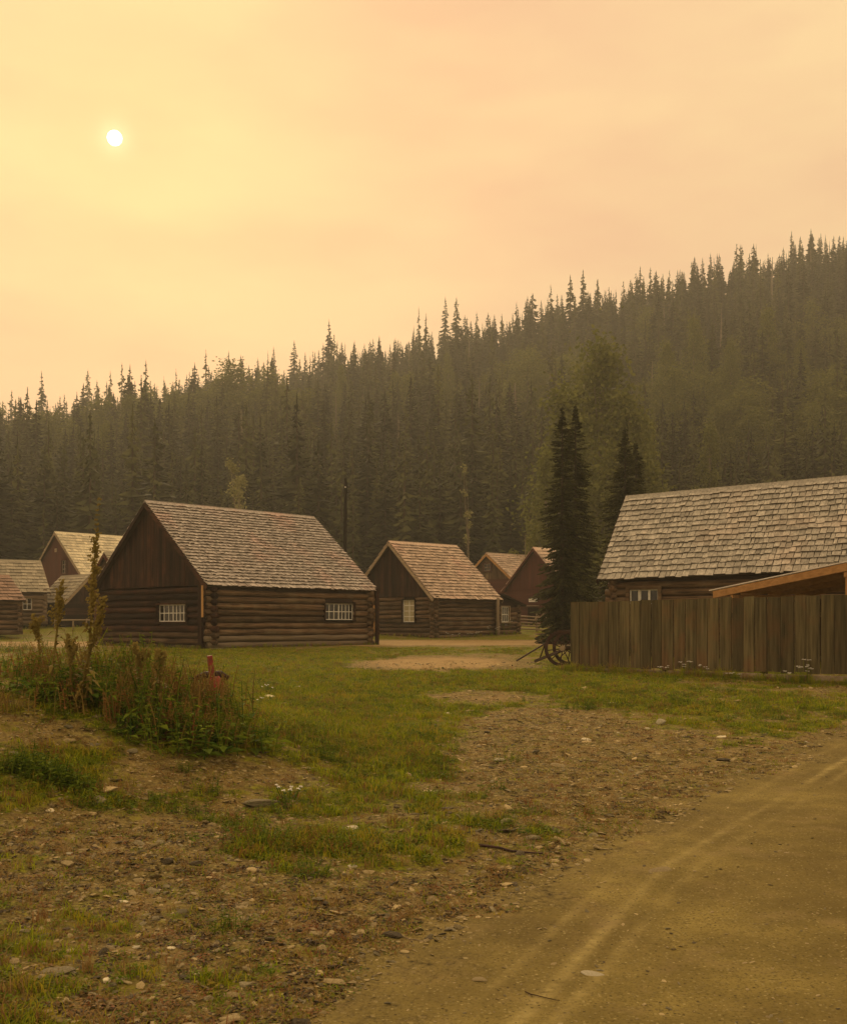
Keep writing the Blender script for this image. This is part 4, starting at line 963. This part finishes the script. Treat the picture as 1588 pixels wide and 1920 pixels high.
def sample(n, ylo, yhi, dens, kmax=.44, seed=1, power=1.6):
    g = np.random.default_rng(seed); y = ylo * (yhi / ylo) ** (g.random(n) ** .9); x = (g.random(n) * 2 - 1) * kmax * y
    # accept so that density falls with distance as screen size does
    keep = g.random(n) < dens(x, y); return x[keep], y[keep], g
# building footprints to keep clear
def clear(x, y):
    ok = np.ones_like(x, bool)
    for (cx, cy, ux, uy, L, W) in FOOT:
        a = (x - cx) * ux + (y - cy) * uy; b_ = -(x - cx) * uy + (y - cy) * ux
        ok &= ~((a > -.2) & (a < L + .2) & (b_ > -.2) & (b_ < W + .2))
    return ok
FOOT = []
for o in col.objects:
    if o.type == 'EMPTY' and o.get('category') in ('cabin', 'house', 'building', 'barn'):
        xs = [v.co for ch in o.children if ch.name.startswith('inner_wall') or ch.name.startswith('wall') for v in ch.data.vertices]
        if xs: FOOT.append((o.location.x, o.location.y, math.cos(o.rotation_euler.z), math.sin(o.rotation_euler.z), max(v.x for v in xs), max(v.y for v in xs)))

x, y, g = sample(150000, 3.6, 46, lambda x, y: np.clip((green(x, y) - .30) * 1.5, 0, 1) * .62, seed=3)
k = clear(x, y); x, y = x[k], y[k]; n = len(x); gr = green(x, y)
idx = np.where(g.random(n) < .50, g.integers(0, 3, n), g.integers(3, 6, n)); dry = g.random(n) < np.clip(.50 - gr * .6, .04, .5); idx = np.where(dry, 6 + (g.random(n) < .5), idx)
s = (.55 + .6 * g.random(n)) * (.6 + .5 * gr) * np.clip(.75 + y * .02, .8, 1.3)
zr = g.random(n) * 6.28
gn_scatter('grass', np.c_[x, y, ground_z(x, y)], np.c_[zr * 0, zr * 0, zr], np.c_[s, s, s * np.clip(1.15 - y * .012, .6, 1.1)], idx,
           [tuft(16, .075, .008, 1, .09, bend=.9), tuft(22, .05, .007, 2, .11, bend=1.0), tuft(14, .10, .008, 3, .08, bend=.8), cover(34, .11, 4), cover(44, .15, 5), cover(30, .10, 6, h=.04, leaf=.018), tuft(14, .12, .007, 7, .06, 'drygrass'), tuft(18, .07, .007, 8, .09, 'drygrass', .9)],
           'short patchy grass, clover and dry stems growing over the stony ground')
# sparse low weeds on the stony slope
x, y, g = sample(42000, 3.6, 22, lambda x, y: np.clip(.42 - green(x, y), 0, .4) * (road_d(x, y) < -.05 + .5 * fbm(x * 3, y * 3, 96)) * 1.8, seed=5)
n = len(x); zr = g.random(n) * 6.28; s = .35 + .55 * g.random(n)
gn_scatter('ground_litter', np.c_[x, y, ground_z(x, y)], np.c_[zr * 0, zr * 0, zr], np.c_[s, s, s * .8], g.integers(0, 6, n),
           [cover(22, .07, 16, 'deadleaf', .018, .016), tuft(10, .08, .007, 11, .06, 'drygrass', 1.2), cover(20, .09, 12, 'weedb', .02, .012), tuft(8, .06, .007, 13, .05, 'grass', .8), cover(18, .08, 14, 'clover', .02, .013), cover(16, .10, 15, 'drygrass', .012, .016)], 'dry stems, dead leaves and seedlings littering the stony slope')
# darker low weeds flecking the lawn, and taller grass along wall and fence feet
x, y, g = sample(26000, 7, 40, lambda x, y: np.clip(green(x, y), 0, 1) * np.clip(4 * fbm(x * 1.3, y * 1.0, 131, 4) + .12, .0, 1), seed=15)
k = clear(x, y); x, y = x[k], y[k]; n = len(x); zr = g.random(n) * 6.28; s = .20 + .30 * g.random(n); 
P_ = list(zip(x, y)); S_ = list(s); I_ = list(g.integers(0, 3, n))
for (cx_, cy_, ux, uy, L_, W_) in FOOT:
    for q in range(int((L_ + W_) * 9)):
        t_ = random.uniform(0, L_ + W_); o_ = -random.uniform(.12, .55)
        a_, b_ = (t_, o_) if t_ < L_ else (o_, t_ - L_)
        P_.append((cx_ + ux * a_ - uy * b_, cy_ + uy * a_ + ux * b_)); S_.append(random.uniform(.3, .8)); I_.append(random.choice((1, 3, 3, 4)))
fa, fd = Vector((3.62, 26.2)), Vector((4.95, -4.6)).normalized()
for q in range(420):
    p_ = fa + fd * random.uniform(-.2, 9) + Vector((-.6, -.7)) * random.uniform(.05, .5); P_.append((p_.x, p_.y)); S_.append(random.uniform(.25, .75) * (1.3 if random.random() < .2 else 1)); I_.append(random.choice((1, 3, 3, 4)))
P_ = np.array(P_); n = len(P_); S_ = np.array(S_); zr = g.random(n) * 6.28
gn_scatter('ground_weeds', np.c_[P_, ground_z(P_[:, 0], P_[:, 1])], np.c_[zr * 0, zr * 0, zr], np.c_[S_, S_, S_ * .9], I_,
           [weed_mesh(.26, 8, 52, 'weed', .10, .6, 6, .16), weed_mesh(.20, 12, 53, 'clover', .07, .6, 6, .2), weed_mesh(.3, 7, 54, 'weedb', .05, .4, 9, .14), tuft(20, .34, .010, 55, .12, 'grass', .6), tuft(16, .36, .009, 56, .12, 'drygrass', .6)],
           'low leafy weeds in the lawn and rank grass along walls and fence')
# pebbles
x, y, g = sample(60000, 3.6, 30, lambda x, y: np.where(road_d(x, y) > .1, .035, np.clip(.95 - green(x, y) * 1.1, .05, .9) * .8), seed=9)
k = clear(x, y); x, y = x[k], y[k]; n = len(x); sz = np.clip(.005 + .0065 * g.exponential(1, n), .004, .05) * np.clip(.7 + y * .03, .8, 1.5)
sz = np.where(road_d(x, y) > .1, np.minimum(sz, .014), sz)
gn_scatter('gravel', np.c_[x, y, ground_z(x, y) + sz * .1], np.c_[g.normal(0, .25, n), g.normal(0, .25, n), g.random(n) * 6.28], np.c_[sz * (1 + g.random(n)), sz, sz * (.6 + .6 * g.random(n))], g.integers(0, 6, n),
           [stone_mesh(31, .6, 'pebble', 1), stone_mesh(32, .35, 'pebble', 1), stone_mesh(33, .5, 'rock_grey', 1), stone_mesh(34, .3, 'rock_dark', 1), stone_mesh(35, .3, 'rock_tan', 1), stone_mesh(36, .3, 'rock_tan', 1)], 'loose gravel and stone chips scattered over the dirt')

# individual stones: px, py, width px, aspect, material, label
ST = [(1238, 1358, 24, .62, 'rock_pale', 'chunky white stone on the grass in front of the board fence'), (735, 1757, 42, .35, 'rock_dark', 'flat dark grey stone lying alone at the edge of the dirt road'),
      (628, 1843, 50, .22, 'rock_tan', 'flat yellowish stone sunk in the left edge of the dirt road'), (900, 1840, 32, .25, 'rock_tan', 'small yellowish stone sunk in the dirt road, right of the bigger one'), (1112, 1829, 46, .10, 'rock_pale', 'flat pale stone flush with the middle of the dirt road'),
      (436, 1912, 56, .3, 'rock_tan', 'tan stone at the bottom edge of the photo'), (187, 1504, 42, .45, 'rock_grey', 'rounded grey stone below the dark weeds on the left slope'), (202, 1484, 46, .3, 'rock_tan', 'tan flat stone just above the rounded grey one'),
      (243, 1496, 26, .4, 'rock_grey', 'small grey stone right of the tan flat one on the left slope'), (94, 1523, 20, .6, 'rock_pale', 'small round pale stone on the left slope'), (488, 1508, 84, .16, 'rock_grey', 'long flat grey slab beside the white yarrow on the slope'),
      (661, 1555, 30, .3, 'rock_pale', 'whitish stone on the grass left of the dark stick'), (1356, 1427, 34, .22, 'rock_dark', 'flat dark stone near the dirt road on the right'), (1353, 1383, 22, .25, 'rock_pale', 'small pale chip on the grass right of the chunky white stone'),
      (315, 1618, 36, .4, 'rock_dark', 'dark upright shard, leftmost of the shards on the lower slope'), (372, 1622, 34, .35, 'rock_dark', 'purplish flat shard right of the dark upright one'), (108, 1826, 66, .22, 'rock_grey', 'broad grey slab in the lower left corner'),
      (199, 1843, 22, .6, 'rock_pale', 'small cream stone right of the broad grey slab'), (90, 1755, 40, .2, 'rock_grey', 'thin grey shard at the left, among green weeds'), (505, 1308, 34, .25, 'rock_pale', 'flat pale stone on the lawn right of the mound'), (537, 1322, 22, .3, 'rock_tan', 'small tan stone beside the flat pale one on the lawn'),
      (735, 1345, 22, .35, 'rock_tan', 'small tan stone in the middle of the lawn'), (838, 1308, 24, .2, 'rock_tan', 'flat tan stone where the footpath starts'), (935, 1427, 26, .3, 'rock_pale', 'pale stone beside a green tuft on the brown gravel'), (1047, 1437, 34, .2, 'rock_tan', 'flat tan stone right of the green tuft on the brown gravel'),
      (585, 1345, 16, .5, 'rock_pale', 'tiny whitish stone on the lawn'), (840, 1340, 18, .35, 'rock_pale', 'small pale stone on the lawn edge by the footpath'), (1100, 1388, 24, .25, 'rock_pale', 'flat pale stone on the brown gravel below the fence corner'), (1000, 1366, 22, .3, 'rock_tan', 'tan stone on the upper brown gravel'),
      (255, 1778, 18, .4, 'rock_pale', 'small white chip low on the left slope'), (320, 1780, 20, .35, 'rock_pale', 'small white chip right of another at the lower left'), (372, 1828, 18, .35, 'rock_pale', 'white chip above the bottom edge'), (460, 1850, 34, .4, 'rock_grey', 'round grey stone left of the yellowish stone in the road edge'), (455, 1845, 20, .4, 'rock_tan', 'tan pebble sitting by the round grey stone'),
      (530, 1848, 26, .4, 'rock_grey', 'round grey stone nearest the yellowish road stone'), (128, 1392, 30, .4, 'rock_tan', 'tan stone on the bare dirt in front of the mound'), (128, 1365, 22, .4, 'rock_grey', 'grey stone on the bare dirt under the tall stalk'), (25, 1415, 28, .4, 'rock_grey', 'grey stone at the left edge of the mound'), (8, 1430, 22, .5, 'rock_pale', 'pale stone cut by the left edge of the photo'),
      (250, 1412, 30, .35, 'rock_grey', 'grey stone under the dark leaves at the foot of the mound'), (125, 1622, 32, .3, 'rock_tan', 'brown flat stone low on the left slope'), (232, 1692, 26, .25, 'rock_pale', 'pale shard on the grass of the left slope'), (130, 1603, 20, .35, 'rock_pale', 'pale chip above the brown flat stone'), (625, 1562, 18, .4, 'rock_grey', 'grey chip left of the whitish stone'),
      (590, 1637, 22, .3, 'rock_grey', 'grey stone in the olive weeds of the middle slope'), (660, 1627, 22, .25, 'rock_pale', 'pale sliver in the middle slope'), (1213, 1368, 18, .35, 'rock_pale', 'small pale chip left below the chunky white stone'), (1190, 1440, 24, .3, 'rock_tan', 'tan chip at the right of the brown gravel'), (1240, 1634, 60, .05, 'rock_tan', 'dusty flat stone barely showing in the wheel track'),
      (560, 1290, 16, .4, 'rock_pale', 'tiny pale stone on the upper lawn'), (880, 1335, 20, .3, 'rock_tan', 'tan pebble at the top of the brown gravel'), (1150, 1320, 18, .3, 'rock_pale', 'small pale chip on the grass near the fence'), (1385, 1315, 18, .3, 'rock_tan', 'tan chip on the grass near the fence')]
for i, (px, py, wpx, asp, mt, lb) in enumerate(ST):
    p = on_ground(px, py); r_ = wpx / 2 / F * p.y
    me = stone_mesh(200 + i, 1, mt, 3 if wpx > 30 else 2)
    o = link('stone', me); o.location = p + Vector((0, 0, r_ * asp * .2)); o.scale = (r_, r_ * (.8 if asp > .15 else .55), max(r_ * asp, .008)); o.rotation_euler = (random.uniform(-.1, .1), random.uniform(-.1, .1), random.uniform(-.5, .5))
    tag(o, lb, 'stone')
# scattered mid-size stones
x, y, g = sample(520, 4.2, 20, lambda x, y: np.where(road_d(x, y) > 0, .03, np.clip(.8 - green(x, y), .02, .8)) * .5, kmax=.39, seed=12)
pm = [stone_mesh(300 + k, .45, ('rock_grey', 'rock_tan', 'rock_dark', 'rock_pale')[k % 4], 2) for k in range(8)]
for i in range(min(150, len(x))):
    s = .014 + .03 * g.random() ** 2; o = link('stone', pm[(0, 1, 2, 4, 5, 6, 1, 3)[i % 8]]); o.location = (x[i], y[i], gz(x[i], y[i]) - s * .05); o.scale = (s * 1.4, s, s); o.rotation_euler = (g.normal(0, .2), g.normal(0, .2), g.random() * 6)
    q_ = PX(x[i], y[i], o.location.z); tag(o, f"{('grey', 'tan', 'dark', 'grey', 'tan', 'dark', 'tan', 'pale')[i % 8]} fist sized stone half sunk {'at the bottom left' if q_[0] < 500 and q_[1] > 1700 else 'at the bottom by the road' if q_[1] > 1700 else 'on the left slope' if q_[0] < 420 else 'on the middle slope' if q_[0] < 850 else 'on the brown gravel by the road'}", 'stone', 'loose stones on the foreground slope')
# sticks
def stick(px0, py0, px1, py1, rpx, label, mat='iron', arch=0):
    a, b_ = on_ground(px0, py0), on_ground(px1, py1); o = a.copy(); r_ = rpx / F * a.y; mb = MB(); p = []
    for k in range(7):
        f = k / 6; q = a.lerp(b_, f); q.z = gz(q.x, q.y) + r_ + arch * math.sin(math.pi * f) + random.uniform(0, .004); q.y += random.uniform(-.012, .012) + arch * math.sin(math.pi * f); p.append(q - o)
    mb.tube(p, [r_ * (1.1 - .5 * k / 6) for k in range(7)], 7); s_ = mb.obj('stick', mat); s_.location = o; tag(s_, label, 'stick')
stick(897, 1589, 1018, 1604, 2.6, 'dark fallen stick lying between the grass and the dirt road')
stick(856, 1530, 874, 1546, 1.2, 'short curved pale twig on the grass above the dark stick', 'trim_x', .01)
stick(735, 1757, 800, 1768, 1.0, 'thin brown twig at the dark grey stone by the road', 'trim_x')
stick(985, 1866, 1050, 1882, 1.0, 'thin twig pressed into the dirt road near the bottom', 'dark_x')

# --- weeds on the mound
WM = [weed_mesh(.34, 9, 1, 'weed', .085, .5, 9), weed_mesh(.26, 12, 2, 'weed', .075, .6, 7, .14), weed_mesh(.42, 8, 3, 'weed', .075, .35, 12), weed_mesh(.38, 9, 4, 'weedb', .05, .35, 14, .10), weed_mesh(.30, 12, 5, 'weedb', .04, .5, 12, .12), weed_mesh(.46, 7, 6, 'stalk', .05, .25, 14, .10)]
def weeds(spots, label, group, ks, smin=.7, smax=1.2):
    for px, py, n, rx, where in spots:
        for k in range(n):
            q = on_ground(px + random.gauss(0, rx), py + random.gauss(0, rx * .18), 4); s = random.uniform(smin, smax); kk = random.choice(ks)
            o = link('weed', WM[kk]); o.location = q; o.rotation_euler = (0, 0, random.uniform(0, 6)); o.scale = (s, s, s * random.uniform(.8, 1.15))
            tag(o, f"{WN[kk]} {label} {where}", 'plant', group)
WN = ['broad leaved', 'low bushy', 'tall leafy', 'slim brown', 'bushy brown', 'dry reedy']
WM.append(weed_mesh(.30, 10, 8, 'weed', .15, .55, 5, .16)); WN.append('big leaved'); WM.append(weed_mesh(.55, 10, 7, 'grass', .16, .12, 8, .09, .4))
WN.append('pale grassy')
weeds([(40, 1262, 7, 28, 'at the far left of the mound'), (110, 1300, 8, 30, 'left of the tall stalks'), (60, 1215, 5, 30, 'behind the left end of the mound'), (180, 1305, 6, 26, 'around the foot of the tallest stalk'), (250, 1345, 8, 30, 'right of the tallest stalk'),
       (310, 1375, 8, 34, 'at the front of the mound'), (370, 1385, 8, 30, 'at the front right of the mound'), (300, 1330, 7, 30, 'in the middle of the mound'), (400, 1350, 6, 20, 'below the red lever'), (220, 1270, 6, 30, 'in front of the cabin gable'), (340, 1405, 4, 30, 'at the lowest edge of the mound'), (440, 1400, 3, 18, 'at the right toe of the mound')],
      'green weed', 'green weeds of the thicket on the mound', [0, 1, 2, 3, 4, 6])
weeds([(300, 1290, 8, 22, 'left of the red lever'), (360, 1315, 9, 24, 'just below the red lever'), (265, 1262, 6, 20, 'against the cabin gable'), (405, 1330, 6, 14, 'at the right of the red lever'), (200, 1250, 6, 24, 'behind the tallest stalk'), (100, 1235, 5, 26, 'behind the left stalks'), (330, 1350, 4, 20, 'in the middle of the mound'), (20, 1340, 4, 16, 'at the left edge'), (240, 1310, 8, 34, 'right of the tallest stalk'), (320, 1320, 9, 40, 'along the top of the mound')],
      'weed gone to seed', 'brown weeds of the thicket on the mound', [3, 4, 5, 5, 4], .6, 1.3)
weeds([(30, 1225, 6, 26, 'at the far left behind the mound'), (90, 1240, 6, 26, 'beside the thin left stalk'), (190, 1260, 7, 28, 'in front of the nearest cabin corner'), (250, 1270, 7, 24, 'in front of the barred gable window'), (140, 1275, 6, 26, 'at the tallest stalk')],
      'straggling tall weed', 'tall straggling weeds behind the mound', [2, 3, 5, 7], .75, 1.25)
weeds([(60, 1455, 6, 24, 'in the low clump at the left'), (110, 1470, 8, 26, 'in the middle of the low clump'), (150, 1485, 4, 14, 'at the right end of the low clump'), (30, 1440, 3, 16, 'at the left tip of the low clump')], 'dark green weed', 'weeds of the low clump on the left slope', [0, 1, 6], .45, .8)
weeds([(10, 1270, 6, 30, 'at the left photo edge'), (60, 1290, 6, 34, 'at the far left front'), (25, 1215, 5, 28, 'at the far left back'), (120, 1320, 8, 30, 'left of the stalk foot'), (200, 1330, 4, 34, 'right of the stalk foot'), (280, 1370, 5, 30, 'along the front'), (400, 1400, 4, 28, 'at the right front'), (150, 1260, 5, 34, 'in the back middle')], 'dark leafy weed', 'green weeds of the thicket on the mound', [0, 1, 6, 4, 3], .6, 1.15)
weeds([(470, 1600, 3, 30, 'on the middle slope'), (590, 1640, 3, 40, 'low on the olive patch'), (395, 1490, 2, 8, 'on the bare dirt'), (340, 1445, 2, 8, 'below the mound'), (420, 1745, 2, 14, 'near the bottom left'), (1095, 1330, 8, 18, 'left of the white chunky stone'), (1320, 1325, 9, 50, 'in front of the fence'), (1420, 1335, 5, 40, 'in front of the right part of the fence'), (955, 1430, 2, 8, 'on the brown gravel'), (660, 1440, 4, 40, 'at the lower lawn edge'), (690, 1275, 6, 60, 'on the lawn below the nearest cabin'), (500, 1300, 5, 30, 'on the lawn beside the mound'), (580, 1290, 6, 30, 'on the upper lawn'), (780, 1290, 4, 30, 'on the lawn by the footpath'), (560, 1385, 8, 40, 'on the lower lawn'), (650, 1420, 8, 40, 'at the bottom of the lawn'), (480, 1390, 6, 20, 'right of the mound toe'), (740, 1340, 5, 60, 'in the middle of the lawn')],
      'green weed', 'small weeds on the open ground', [1, 2], .28, .5)
# tall seed stalks
def stalk(px, pyb, pyt, topx, seed, label, mat='stalk', rich=1.0):
    p = on_ground(px, pyb, 8); Y = p.y; H = (pyb - pyt) / F * Y; r = random.Random(seed); dx = (topx - px) / F * Y
    root = thing('tall_weed', tuple(p), 0, label, 'plant'); mb = MB(); P = lambda f: Vector((dx * f ** 1.4, .05 * math.sin(f * 3), H * f))
    mb.tube([P(k / 6) for k in range(7)], [.016 * (1 - .75 * k / 6) for k in range(7)], 6); mb.obj('stem', mat, root)
    lf = MB(); sd = MB()
    for k in range(int(34 * rich)):
        f = r.uniform(.05, .62); a = r.uniform(0, 6.28); L = .16 * (1 - .6 * f) * r.uniform(.6, 1.3); p0 = P(f); o = Vector((math.cos(a), math.sin(a), r.uniform(-.3, .7))).normalized(); s_ = o.cross(Vector((0, 0, 1))).normalized() * L * .14
        lf.add([p0, p0 + o * L * .5 + s_, p0 + o * L - Vector((0, 0, L * .35)), p0 + o * L * .5 - s_], [(0, 1, 2, 3)])
    for k in range(int(13 * rich)):
        f = .55 + .42 * k / 13; a = r.uniform(0, 6.28); L = (.30 * (1.05 - f)) * r.uniform(.8, 1.4) + .03; p0 = P(f); o = Vector((math.cos(a) * .45, math.sin(a) * .45, .85)).normalized(); sd.tube([p0, p0 + o * L], [.004, .002], 4, False)
        for q in range(int(16 * L / .12) + 6):
            c_ = p0 + o * L * r.uniform(.15, 1.05) + Vector((r.gauss(0, .012), r.gauss(0, .012), 0)); z = .010 * r.uniform(.6, 1.4); sd.add([c_ - Vector((z, 0, 0)), c_ + Vector((0, z, z)), c_ + Vector((z, 0, 0)), c_ - Vector((0, z, z))], [(0, 1, 2, 3)])
    for q in range(int(150 * rich)):
        f = r.uniform(.55, 1.0); c_ = P(f) + Vector((r.gauss(0, .014), r.gauss(0, .014), 0)); z = .012 * r.uniform(.6, 1.4); sd.add([c_ - Vector((z, 0, 0)), c_ + Vector((0, z, z)), c_ + Vector((z, 0, 0)), c_ - Vector((0, z, z))], [(0, 1, 2, 3)])
    lf.obj('leaves', 'stalk', root); sd.obj('seed_head', mat, root)
stalk(160, 1330, 1008, 180, 1, 'tallest seed stalk on the mound, reaching above the pale yellow roof', rich=1.7)
stalk(148, 1330, 1120, 196, 2, 'reddish leaning stalk crossing just right of the tallest one')
stalk(95, 1290, 1088, 116, 3, 'thin brown stalk with drooping leaves left of the tallest one', rich=.9)
stalk(75, 1270, 1150, 62, 4, 'short brown stalk at the left of the thicket', rich=.7)
stalk(262, 1330, 1205, 255, 5, 'bushy brown seed stalk in front of the nearest cabin wall', rich=.8)
stalk(300, 1340, 1218, 296, 6, 'rust coloured stalk between the bushy one and the red lever', rich=.8)
stalk(130, 1320, 1190, 128, 7, 'short leafy stalk at the foot of the tallest one', rich=.7)
# white flowers
def flowers(px, py, Y, hpx, label, n=6, seed=0, group=None, spreadpx=16, sz=.022):
    r = random.Random(seed); x = (px - CX) / F * Y; g = gz(x, Y); root = thing('white_flowers', (x, Y, g), 0, label, 'flowers', group); st = MB(); pe = MB(); lf = MB()
    for k in range(n):
        ox = r.uniform(-1, 1) * spreadpx / F * Y; oy = r.uniform(-.05, .05); hh = hpx / F * Y * r.uniform(.65, 1.1); st.tube([(ox * .4, oy, -.02), (ox, oy, hh)], [.004, .003], 4, False)
        for q in range(5):
            a = r.uniform(0, 6.28); c_ = Vector((ox + math.cos(a) * sz * .8, oy + math.sin(a) * sz * .8, hh + r.uniform(-.006, .008))); m = 6; vs = [c_ + Vector((0, 0, .008))] + [c_ + Vector((math.cos(6.28 * i / m) * sz * .7, math.sin(6.28 * i / m) * sz * .7, 0)) for i in range(m)]
            pe.add(vs, [(0, 1 + i, 1 + (i + 1) % m) for i in range(m)])
        for q in range(5):
            f = r.uniform(0, .8); a = r.uniform(0, 6.28); c_ = Vector((ox * (.4 + .6 * f), oy, hh * f)); o = Vector((math.cos(a), math.sin(a), .3)) * .05; s_ = Vector((-o.y, o.x, 0)) * .2; lf.add([c_, c_ + o * .5 + s_, c_ + o, c_ + o * .5 - s_], [(0, 1, 2, 3)])
    st.obj('stems', 'weed', root, kind=None); pe.obj('blossoms', 'petal', root); lf.obj('leaves', 'weed', root)
def fence_Y(px):     # depth just in front of the board fence at a pixel column
    k = (px - CX) / F; A = Vector((3.62, 26.2)); d = Vector((4.95, -4.6)).normalized(); return A.y + d.y * ((k * A.y - A.x) / (d.x - k * d.y)) - .25
for i, (px, hp, n, sp) in enumerate([(1245, 18, 4, 14), (1285, 20, 5, 12), (1318, 17, 4, 10), (1378, 10, 5, 14), (1475, 20, 3, 8), (1505, 34, 5, 12), (1515, 24, 5, 14)]):
    flowers(px, 0, fence_Y(px), hp * 1.25, ['white daisies leftmost along the foot of the board fence', 'white daisies second from the left along the board fence', 'white daisies third from the left along the board fence', 'low white daisies on the ground midway along the fence', 'white daisies left of the tall clump at the right of the fence', 'tallest white daisies at the right end of the fence', 'white daisies beneath the tallest clump at the fence'][i], n, i, spreadpx=sp, sz=.036)
p = on_ground(540, 1505); flowers(540, 0, p.y, 28, 'white yarrow beside the long grey slab on the slope', 8, 21, spreadpx=26, sz=.013)
p = on_ground(500, 1300); flowers(500, 0, p.y, 14, 'white yarrow on the lawn right of the mound', 5, 22, spreadpx=12, sz=.016)
p = on_ground(480, 1325); flowers(480, 0, p.y, 14, 'white flowers on the lawn beside the mound edge', 4, 23, spreadpx=14, sz=.014)
for i, (px, hp, n) in enumerate([(850, 8, 5), (885, 8, 6), (925, 14, 7), (950, 22, 9), (905, 7, 4)]):
    C = Vector((.585, 58.5)); u = Vector((.741, .672)); k_ = (px - CX) / F; s = (k_ * C.y - C.x) / (u.x - k_ * u.y); yy = C.y + u.y * s - .9
    flowers(px, 0, yy, hp * 1.3, ['white flowers leftmost at the foot of the middle cabin', 'second clump of white flowers at the middle cabin wall', 'white flowers by the pale post of the middle cabin', 'tall white flowers below the lean-to window', 'low white flowers between the clumps at the middle cabin'][i], n, 40 + i, spreadpx=14, sz=.05)

# ---------------------------------------------------------------- smoke haze
mb = MB(); mb.box((-520, -520, -2.5), (520, 520, 140)); hz = mb.obj('haze', None, kind='stuff')
hm = bpy.data.materials.new('smoke_haze'); hm.use_nodes = True; t = hm.node_tree; t.nodes.clear()
pv = N(t, 'ShaderNodeVolumePrincipled'); pv.inputs['Color'].default_value = (.95, .95, .84, 1); pv.inputs['Density'].default_value = .00088; pv.inputs['Anisotropy'].default_value = .25
ou = N(t, 'ShaderNodeOutputMaterial'); t.links.new(pv.outputs[0], ou.inputs['Volume']); hz.data.materials.append(hm)
tag(hz, 'thin warm wildfire smoke hanging over the whole valley')
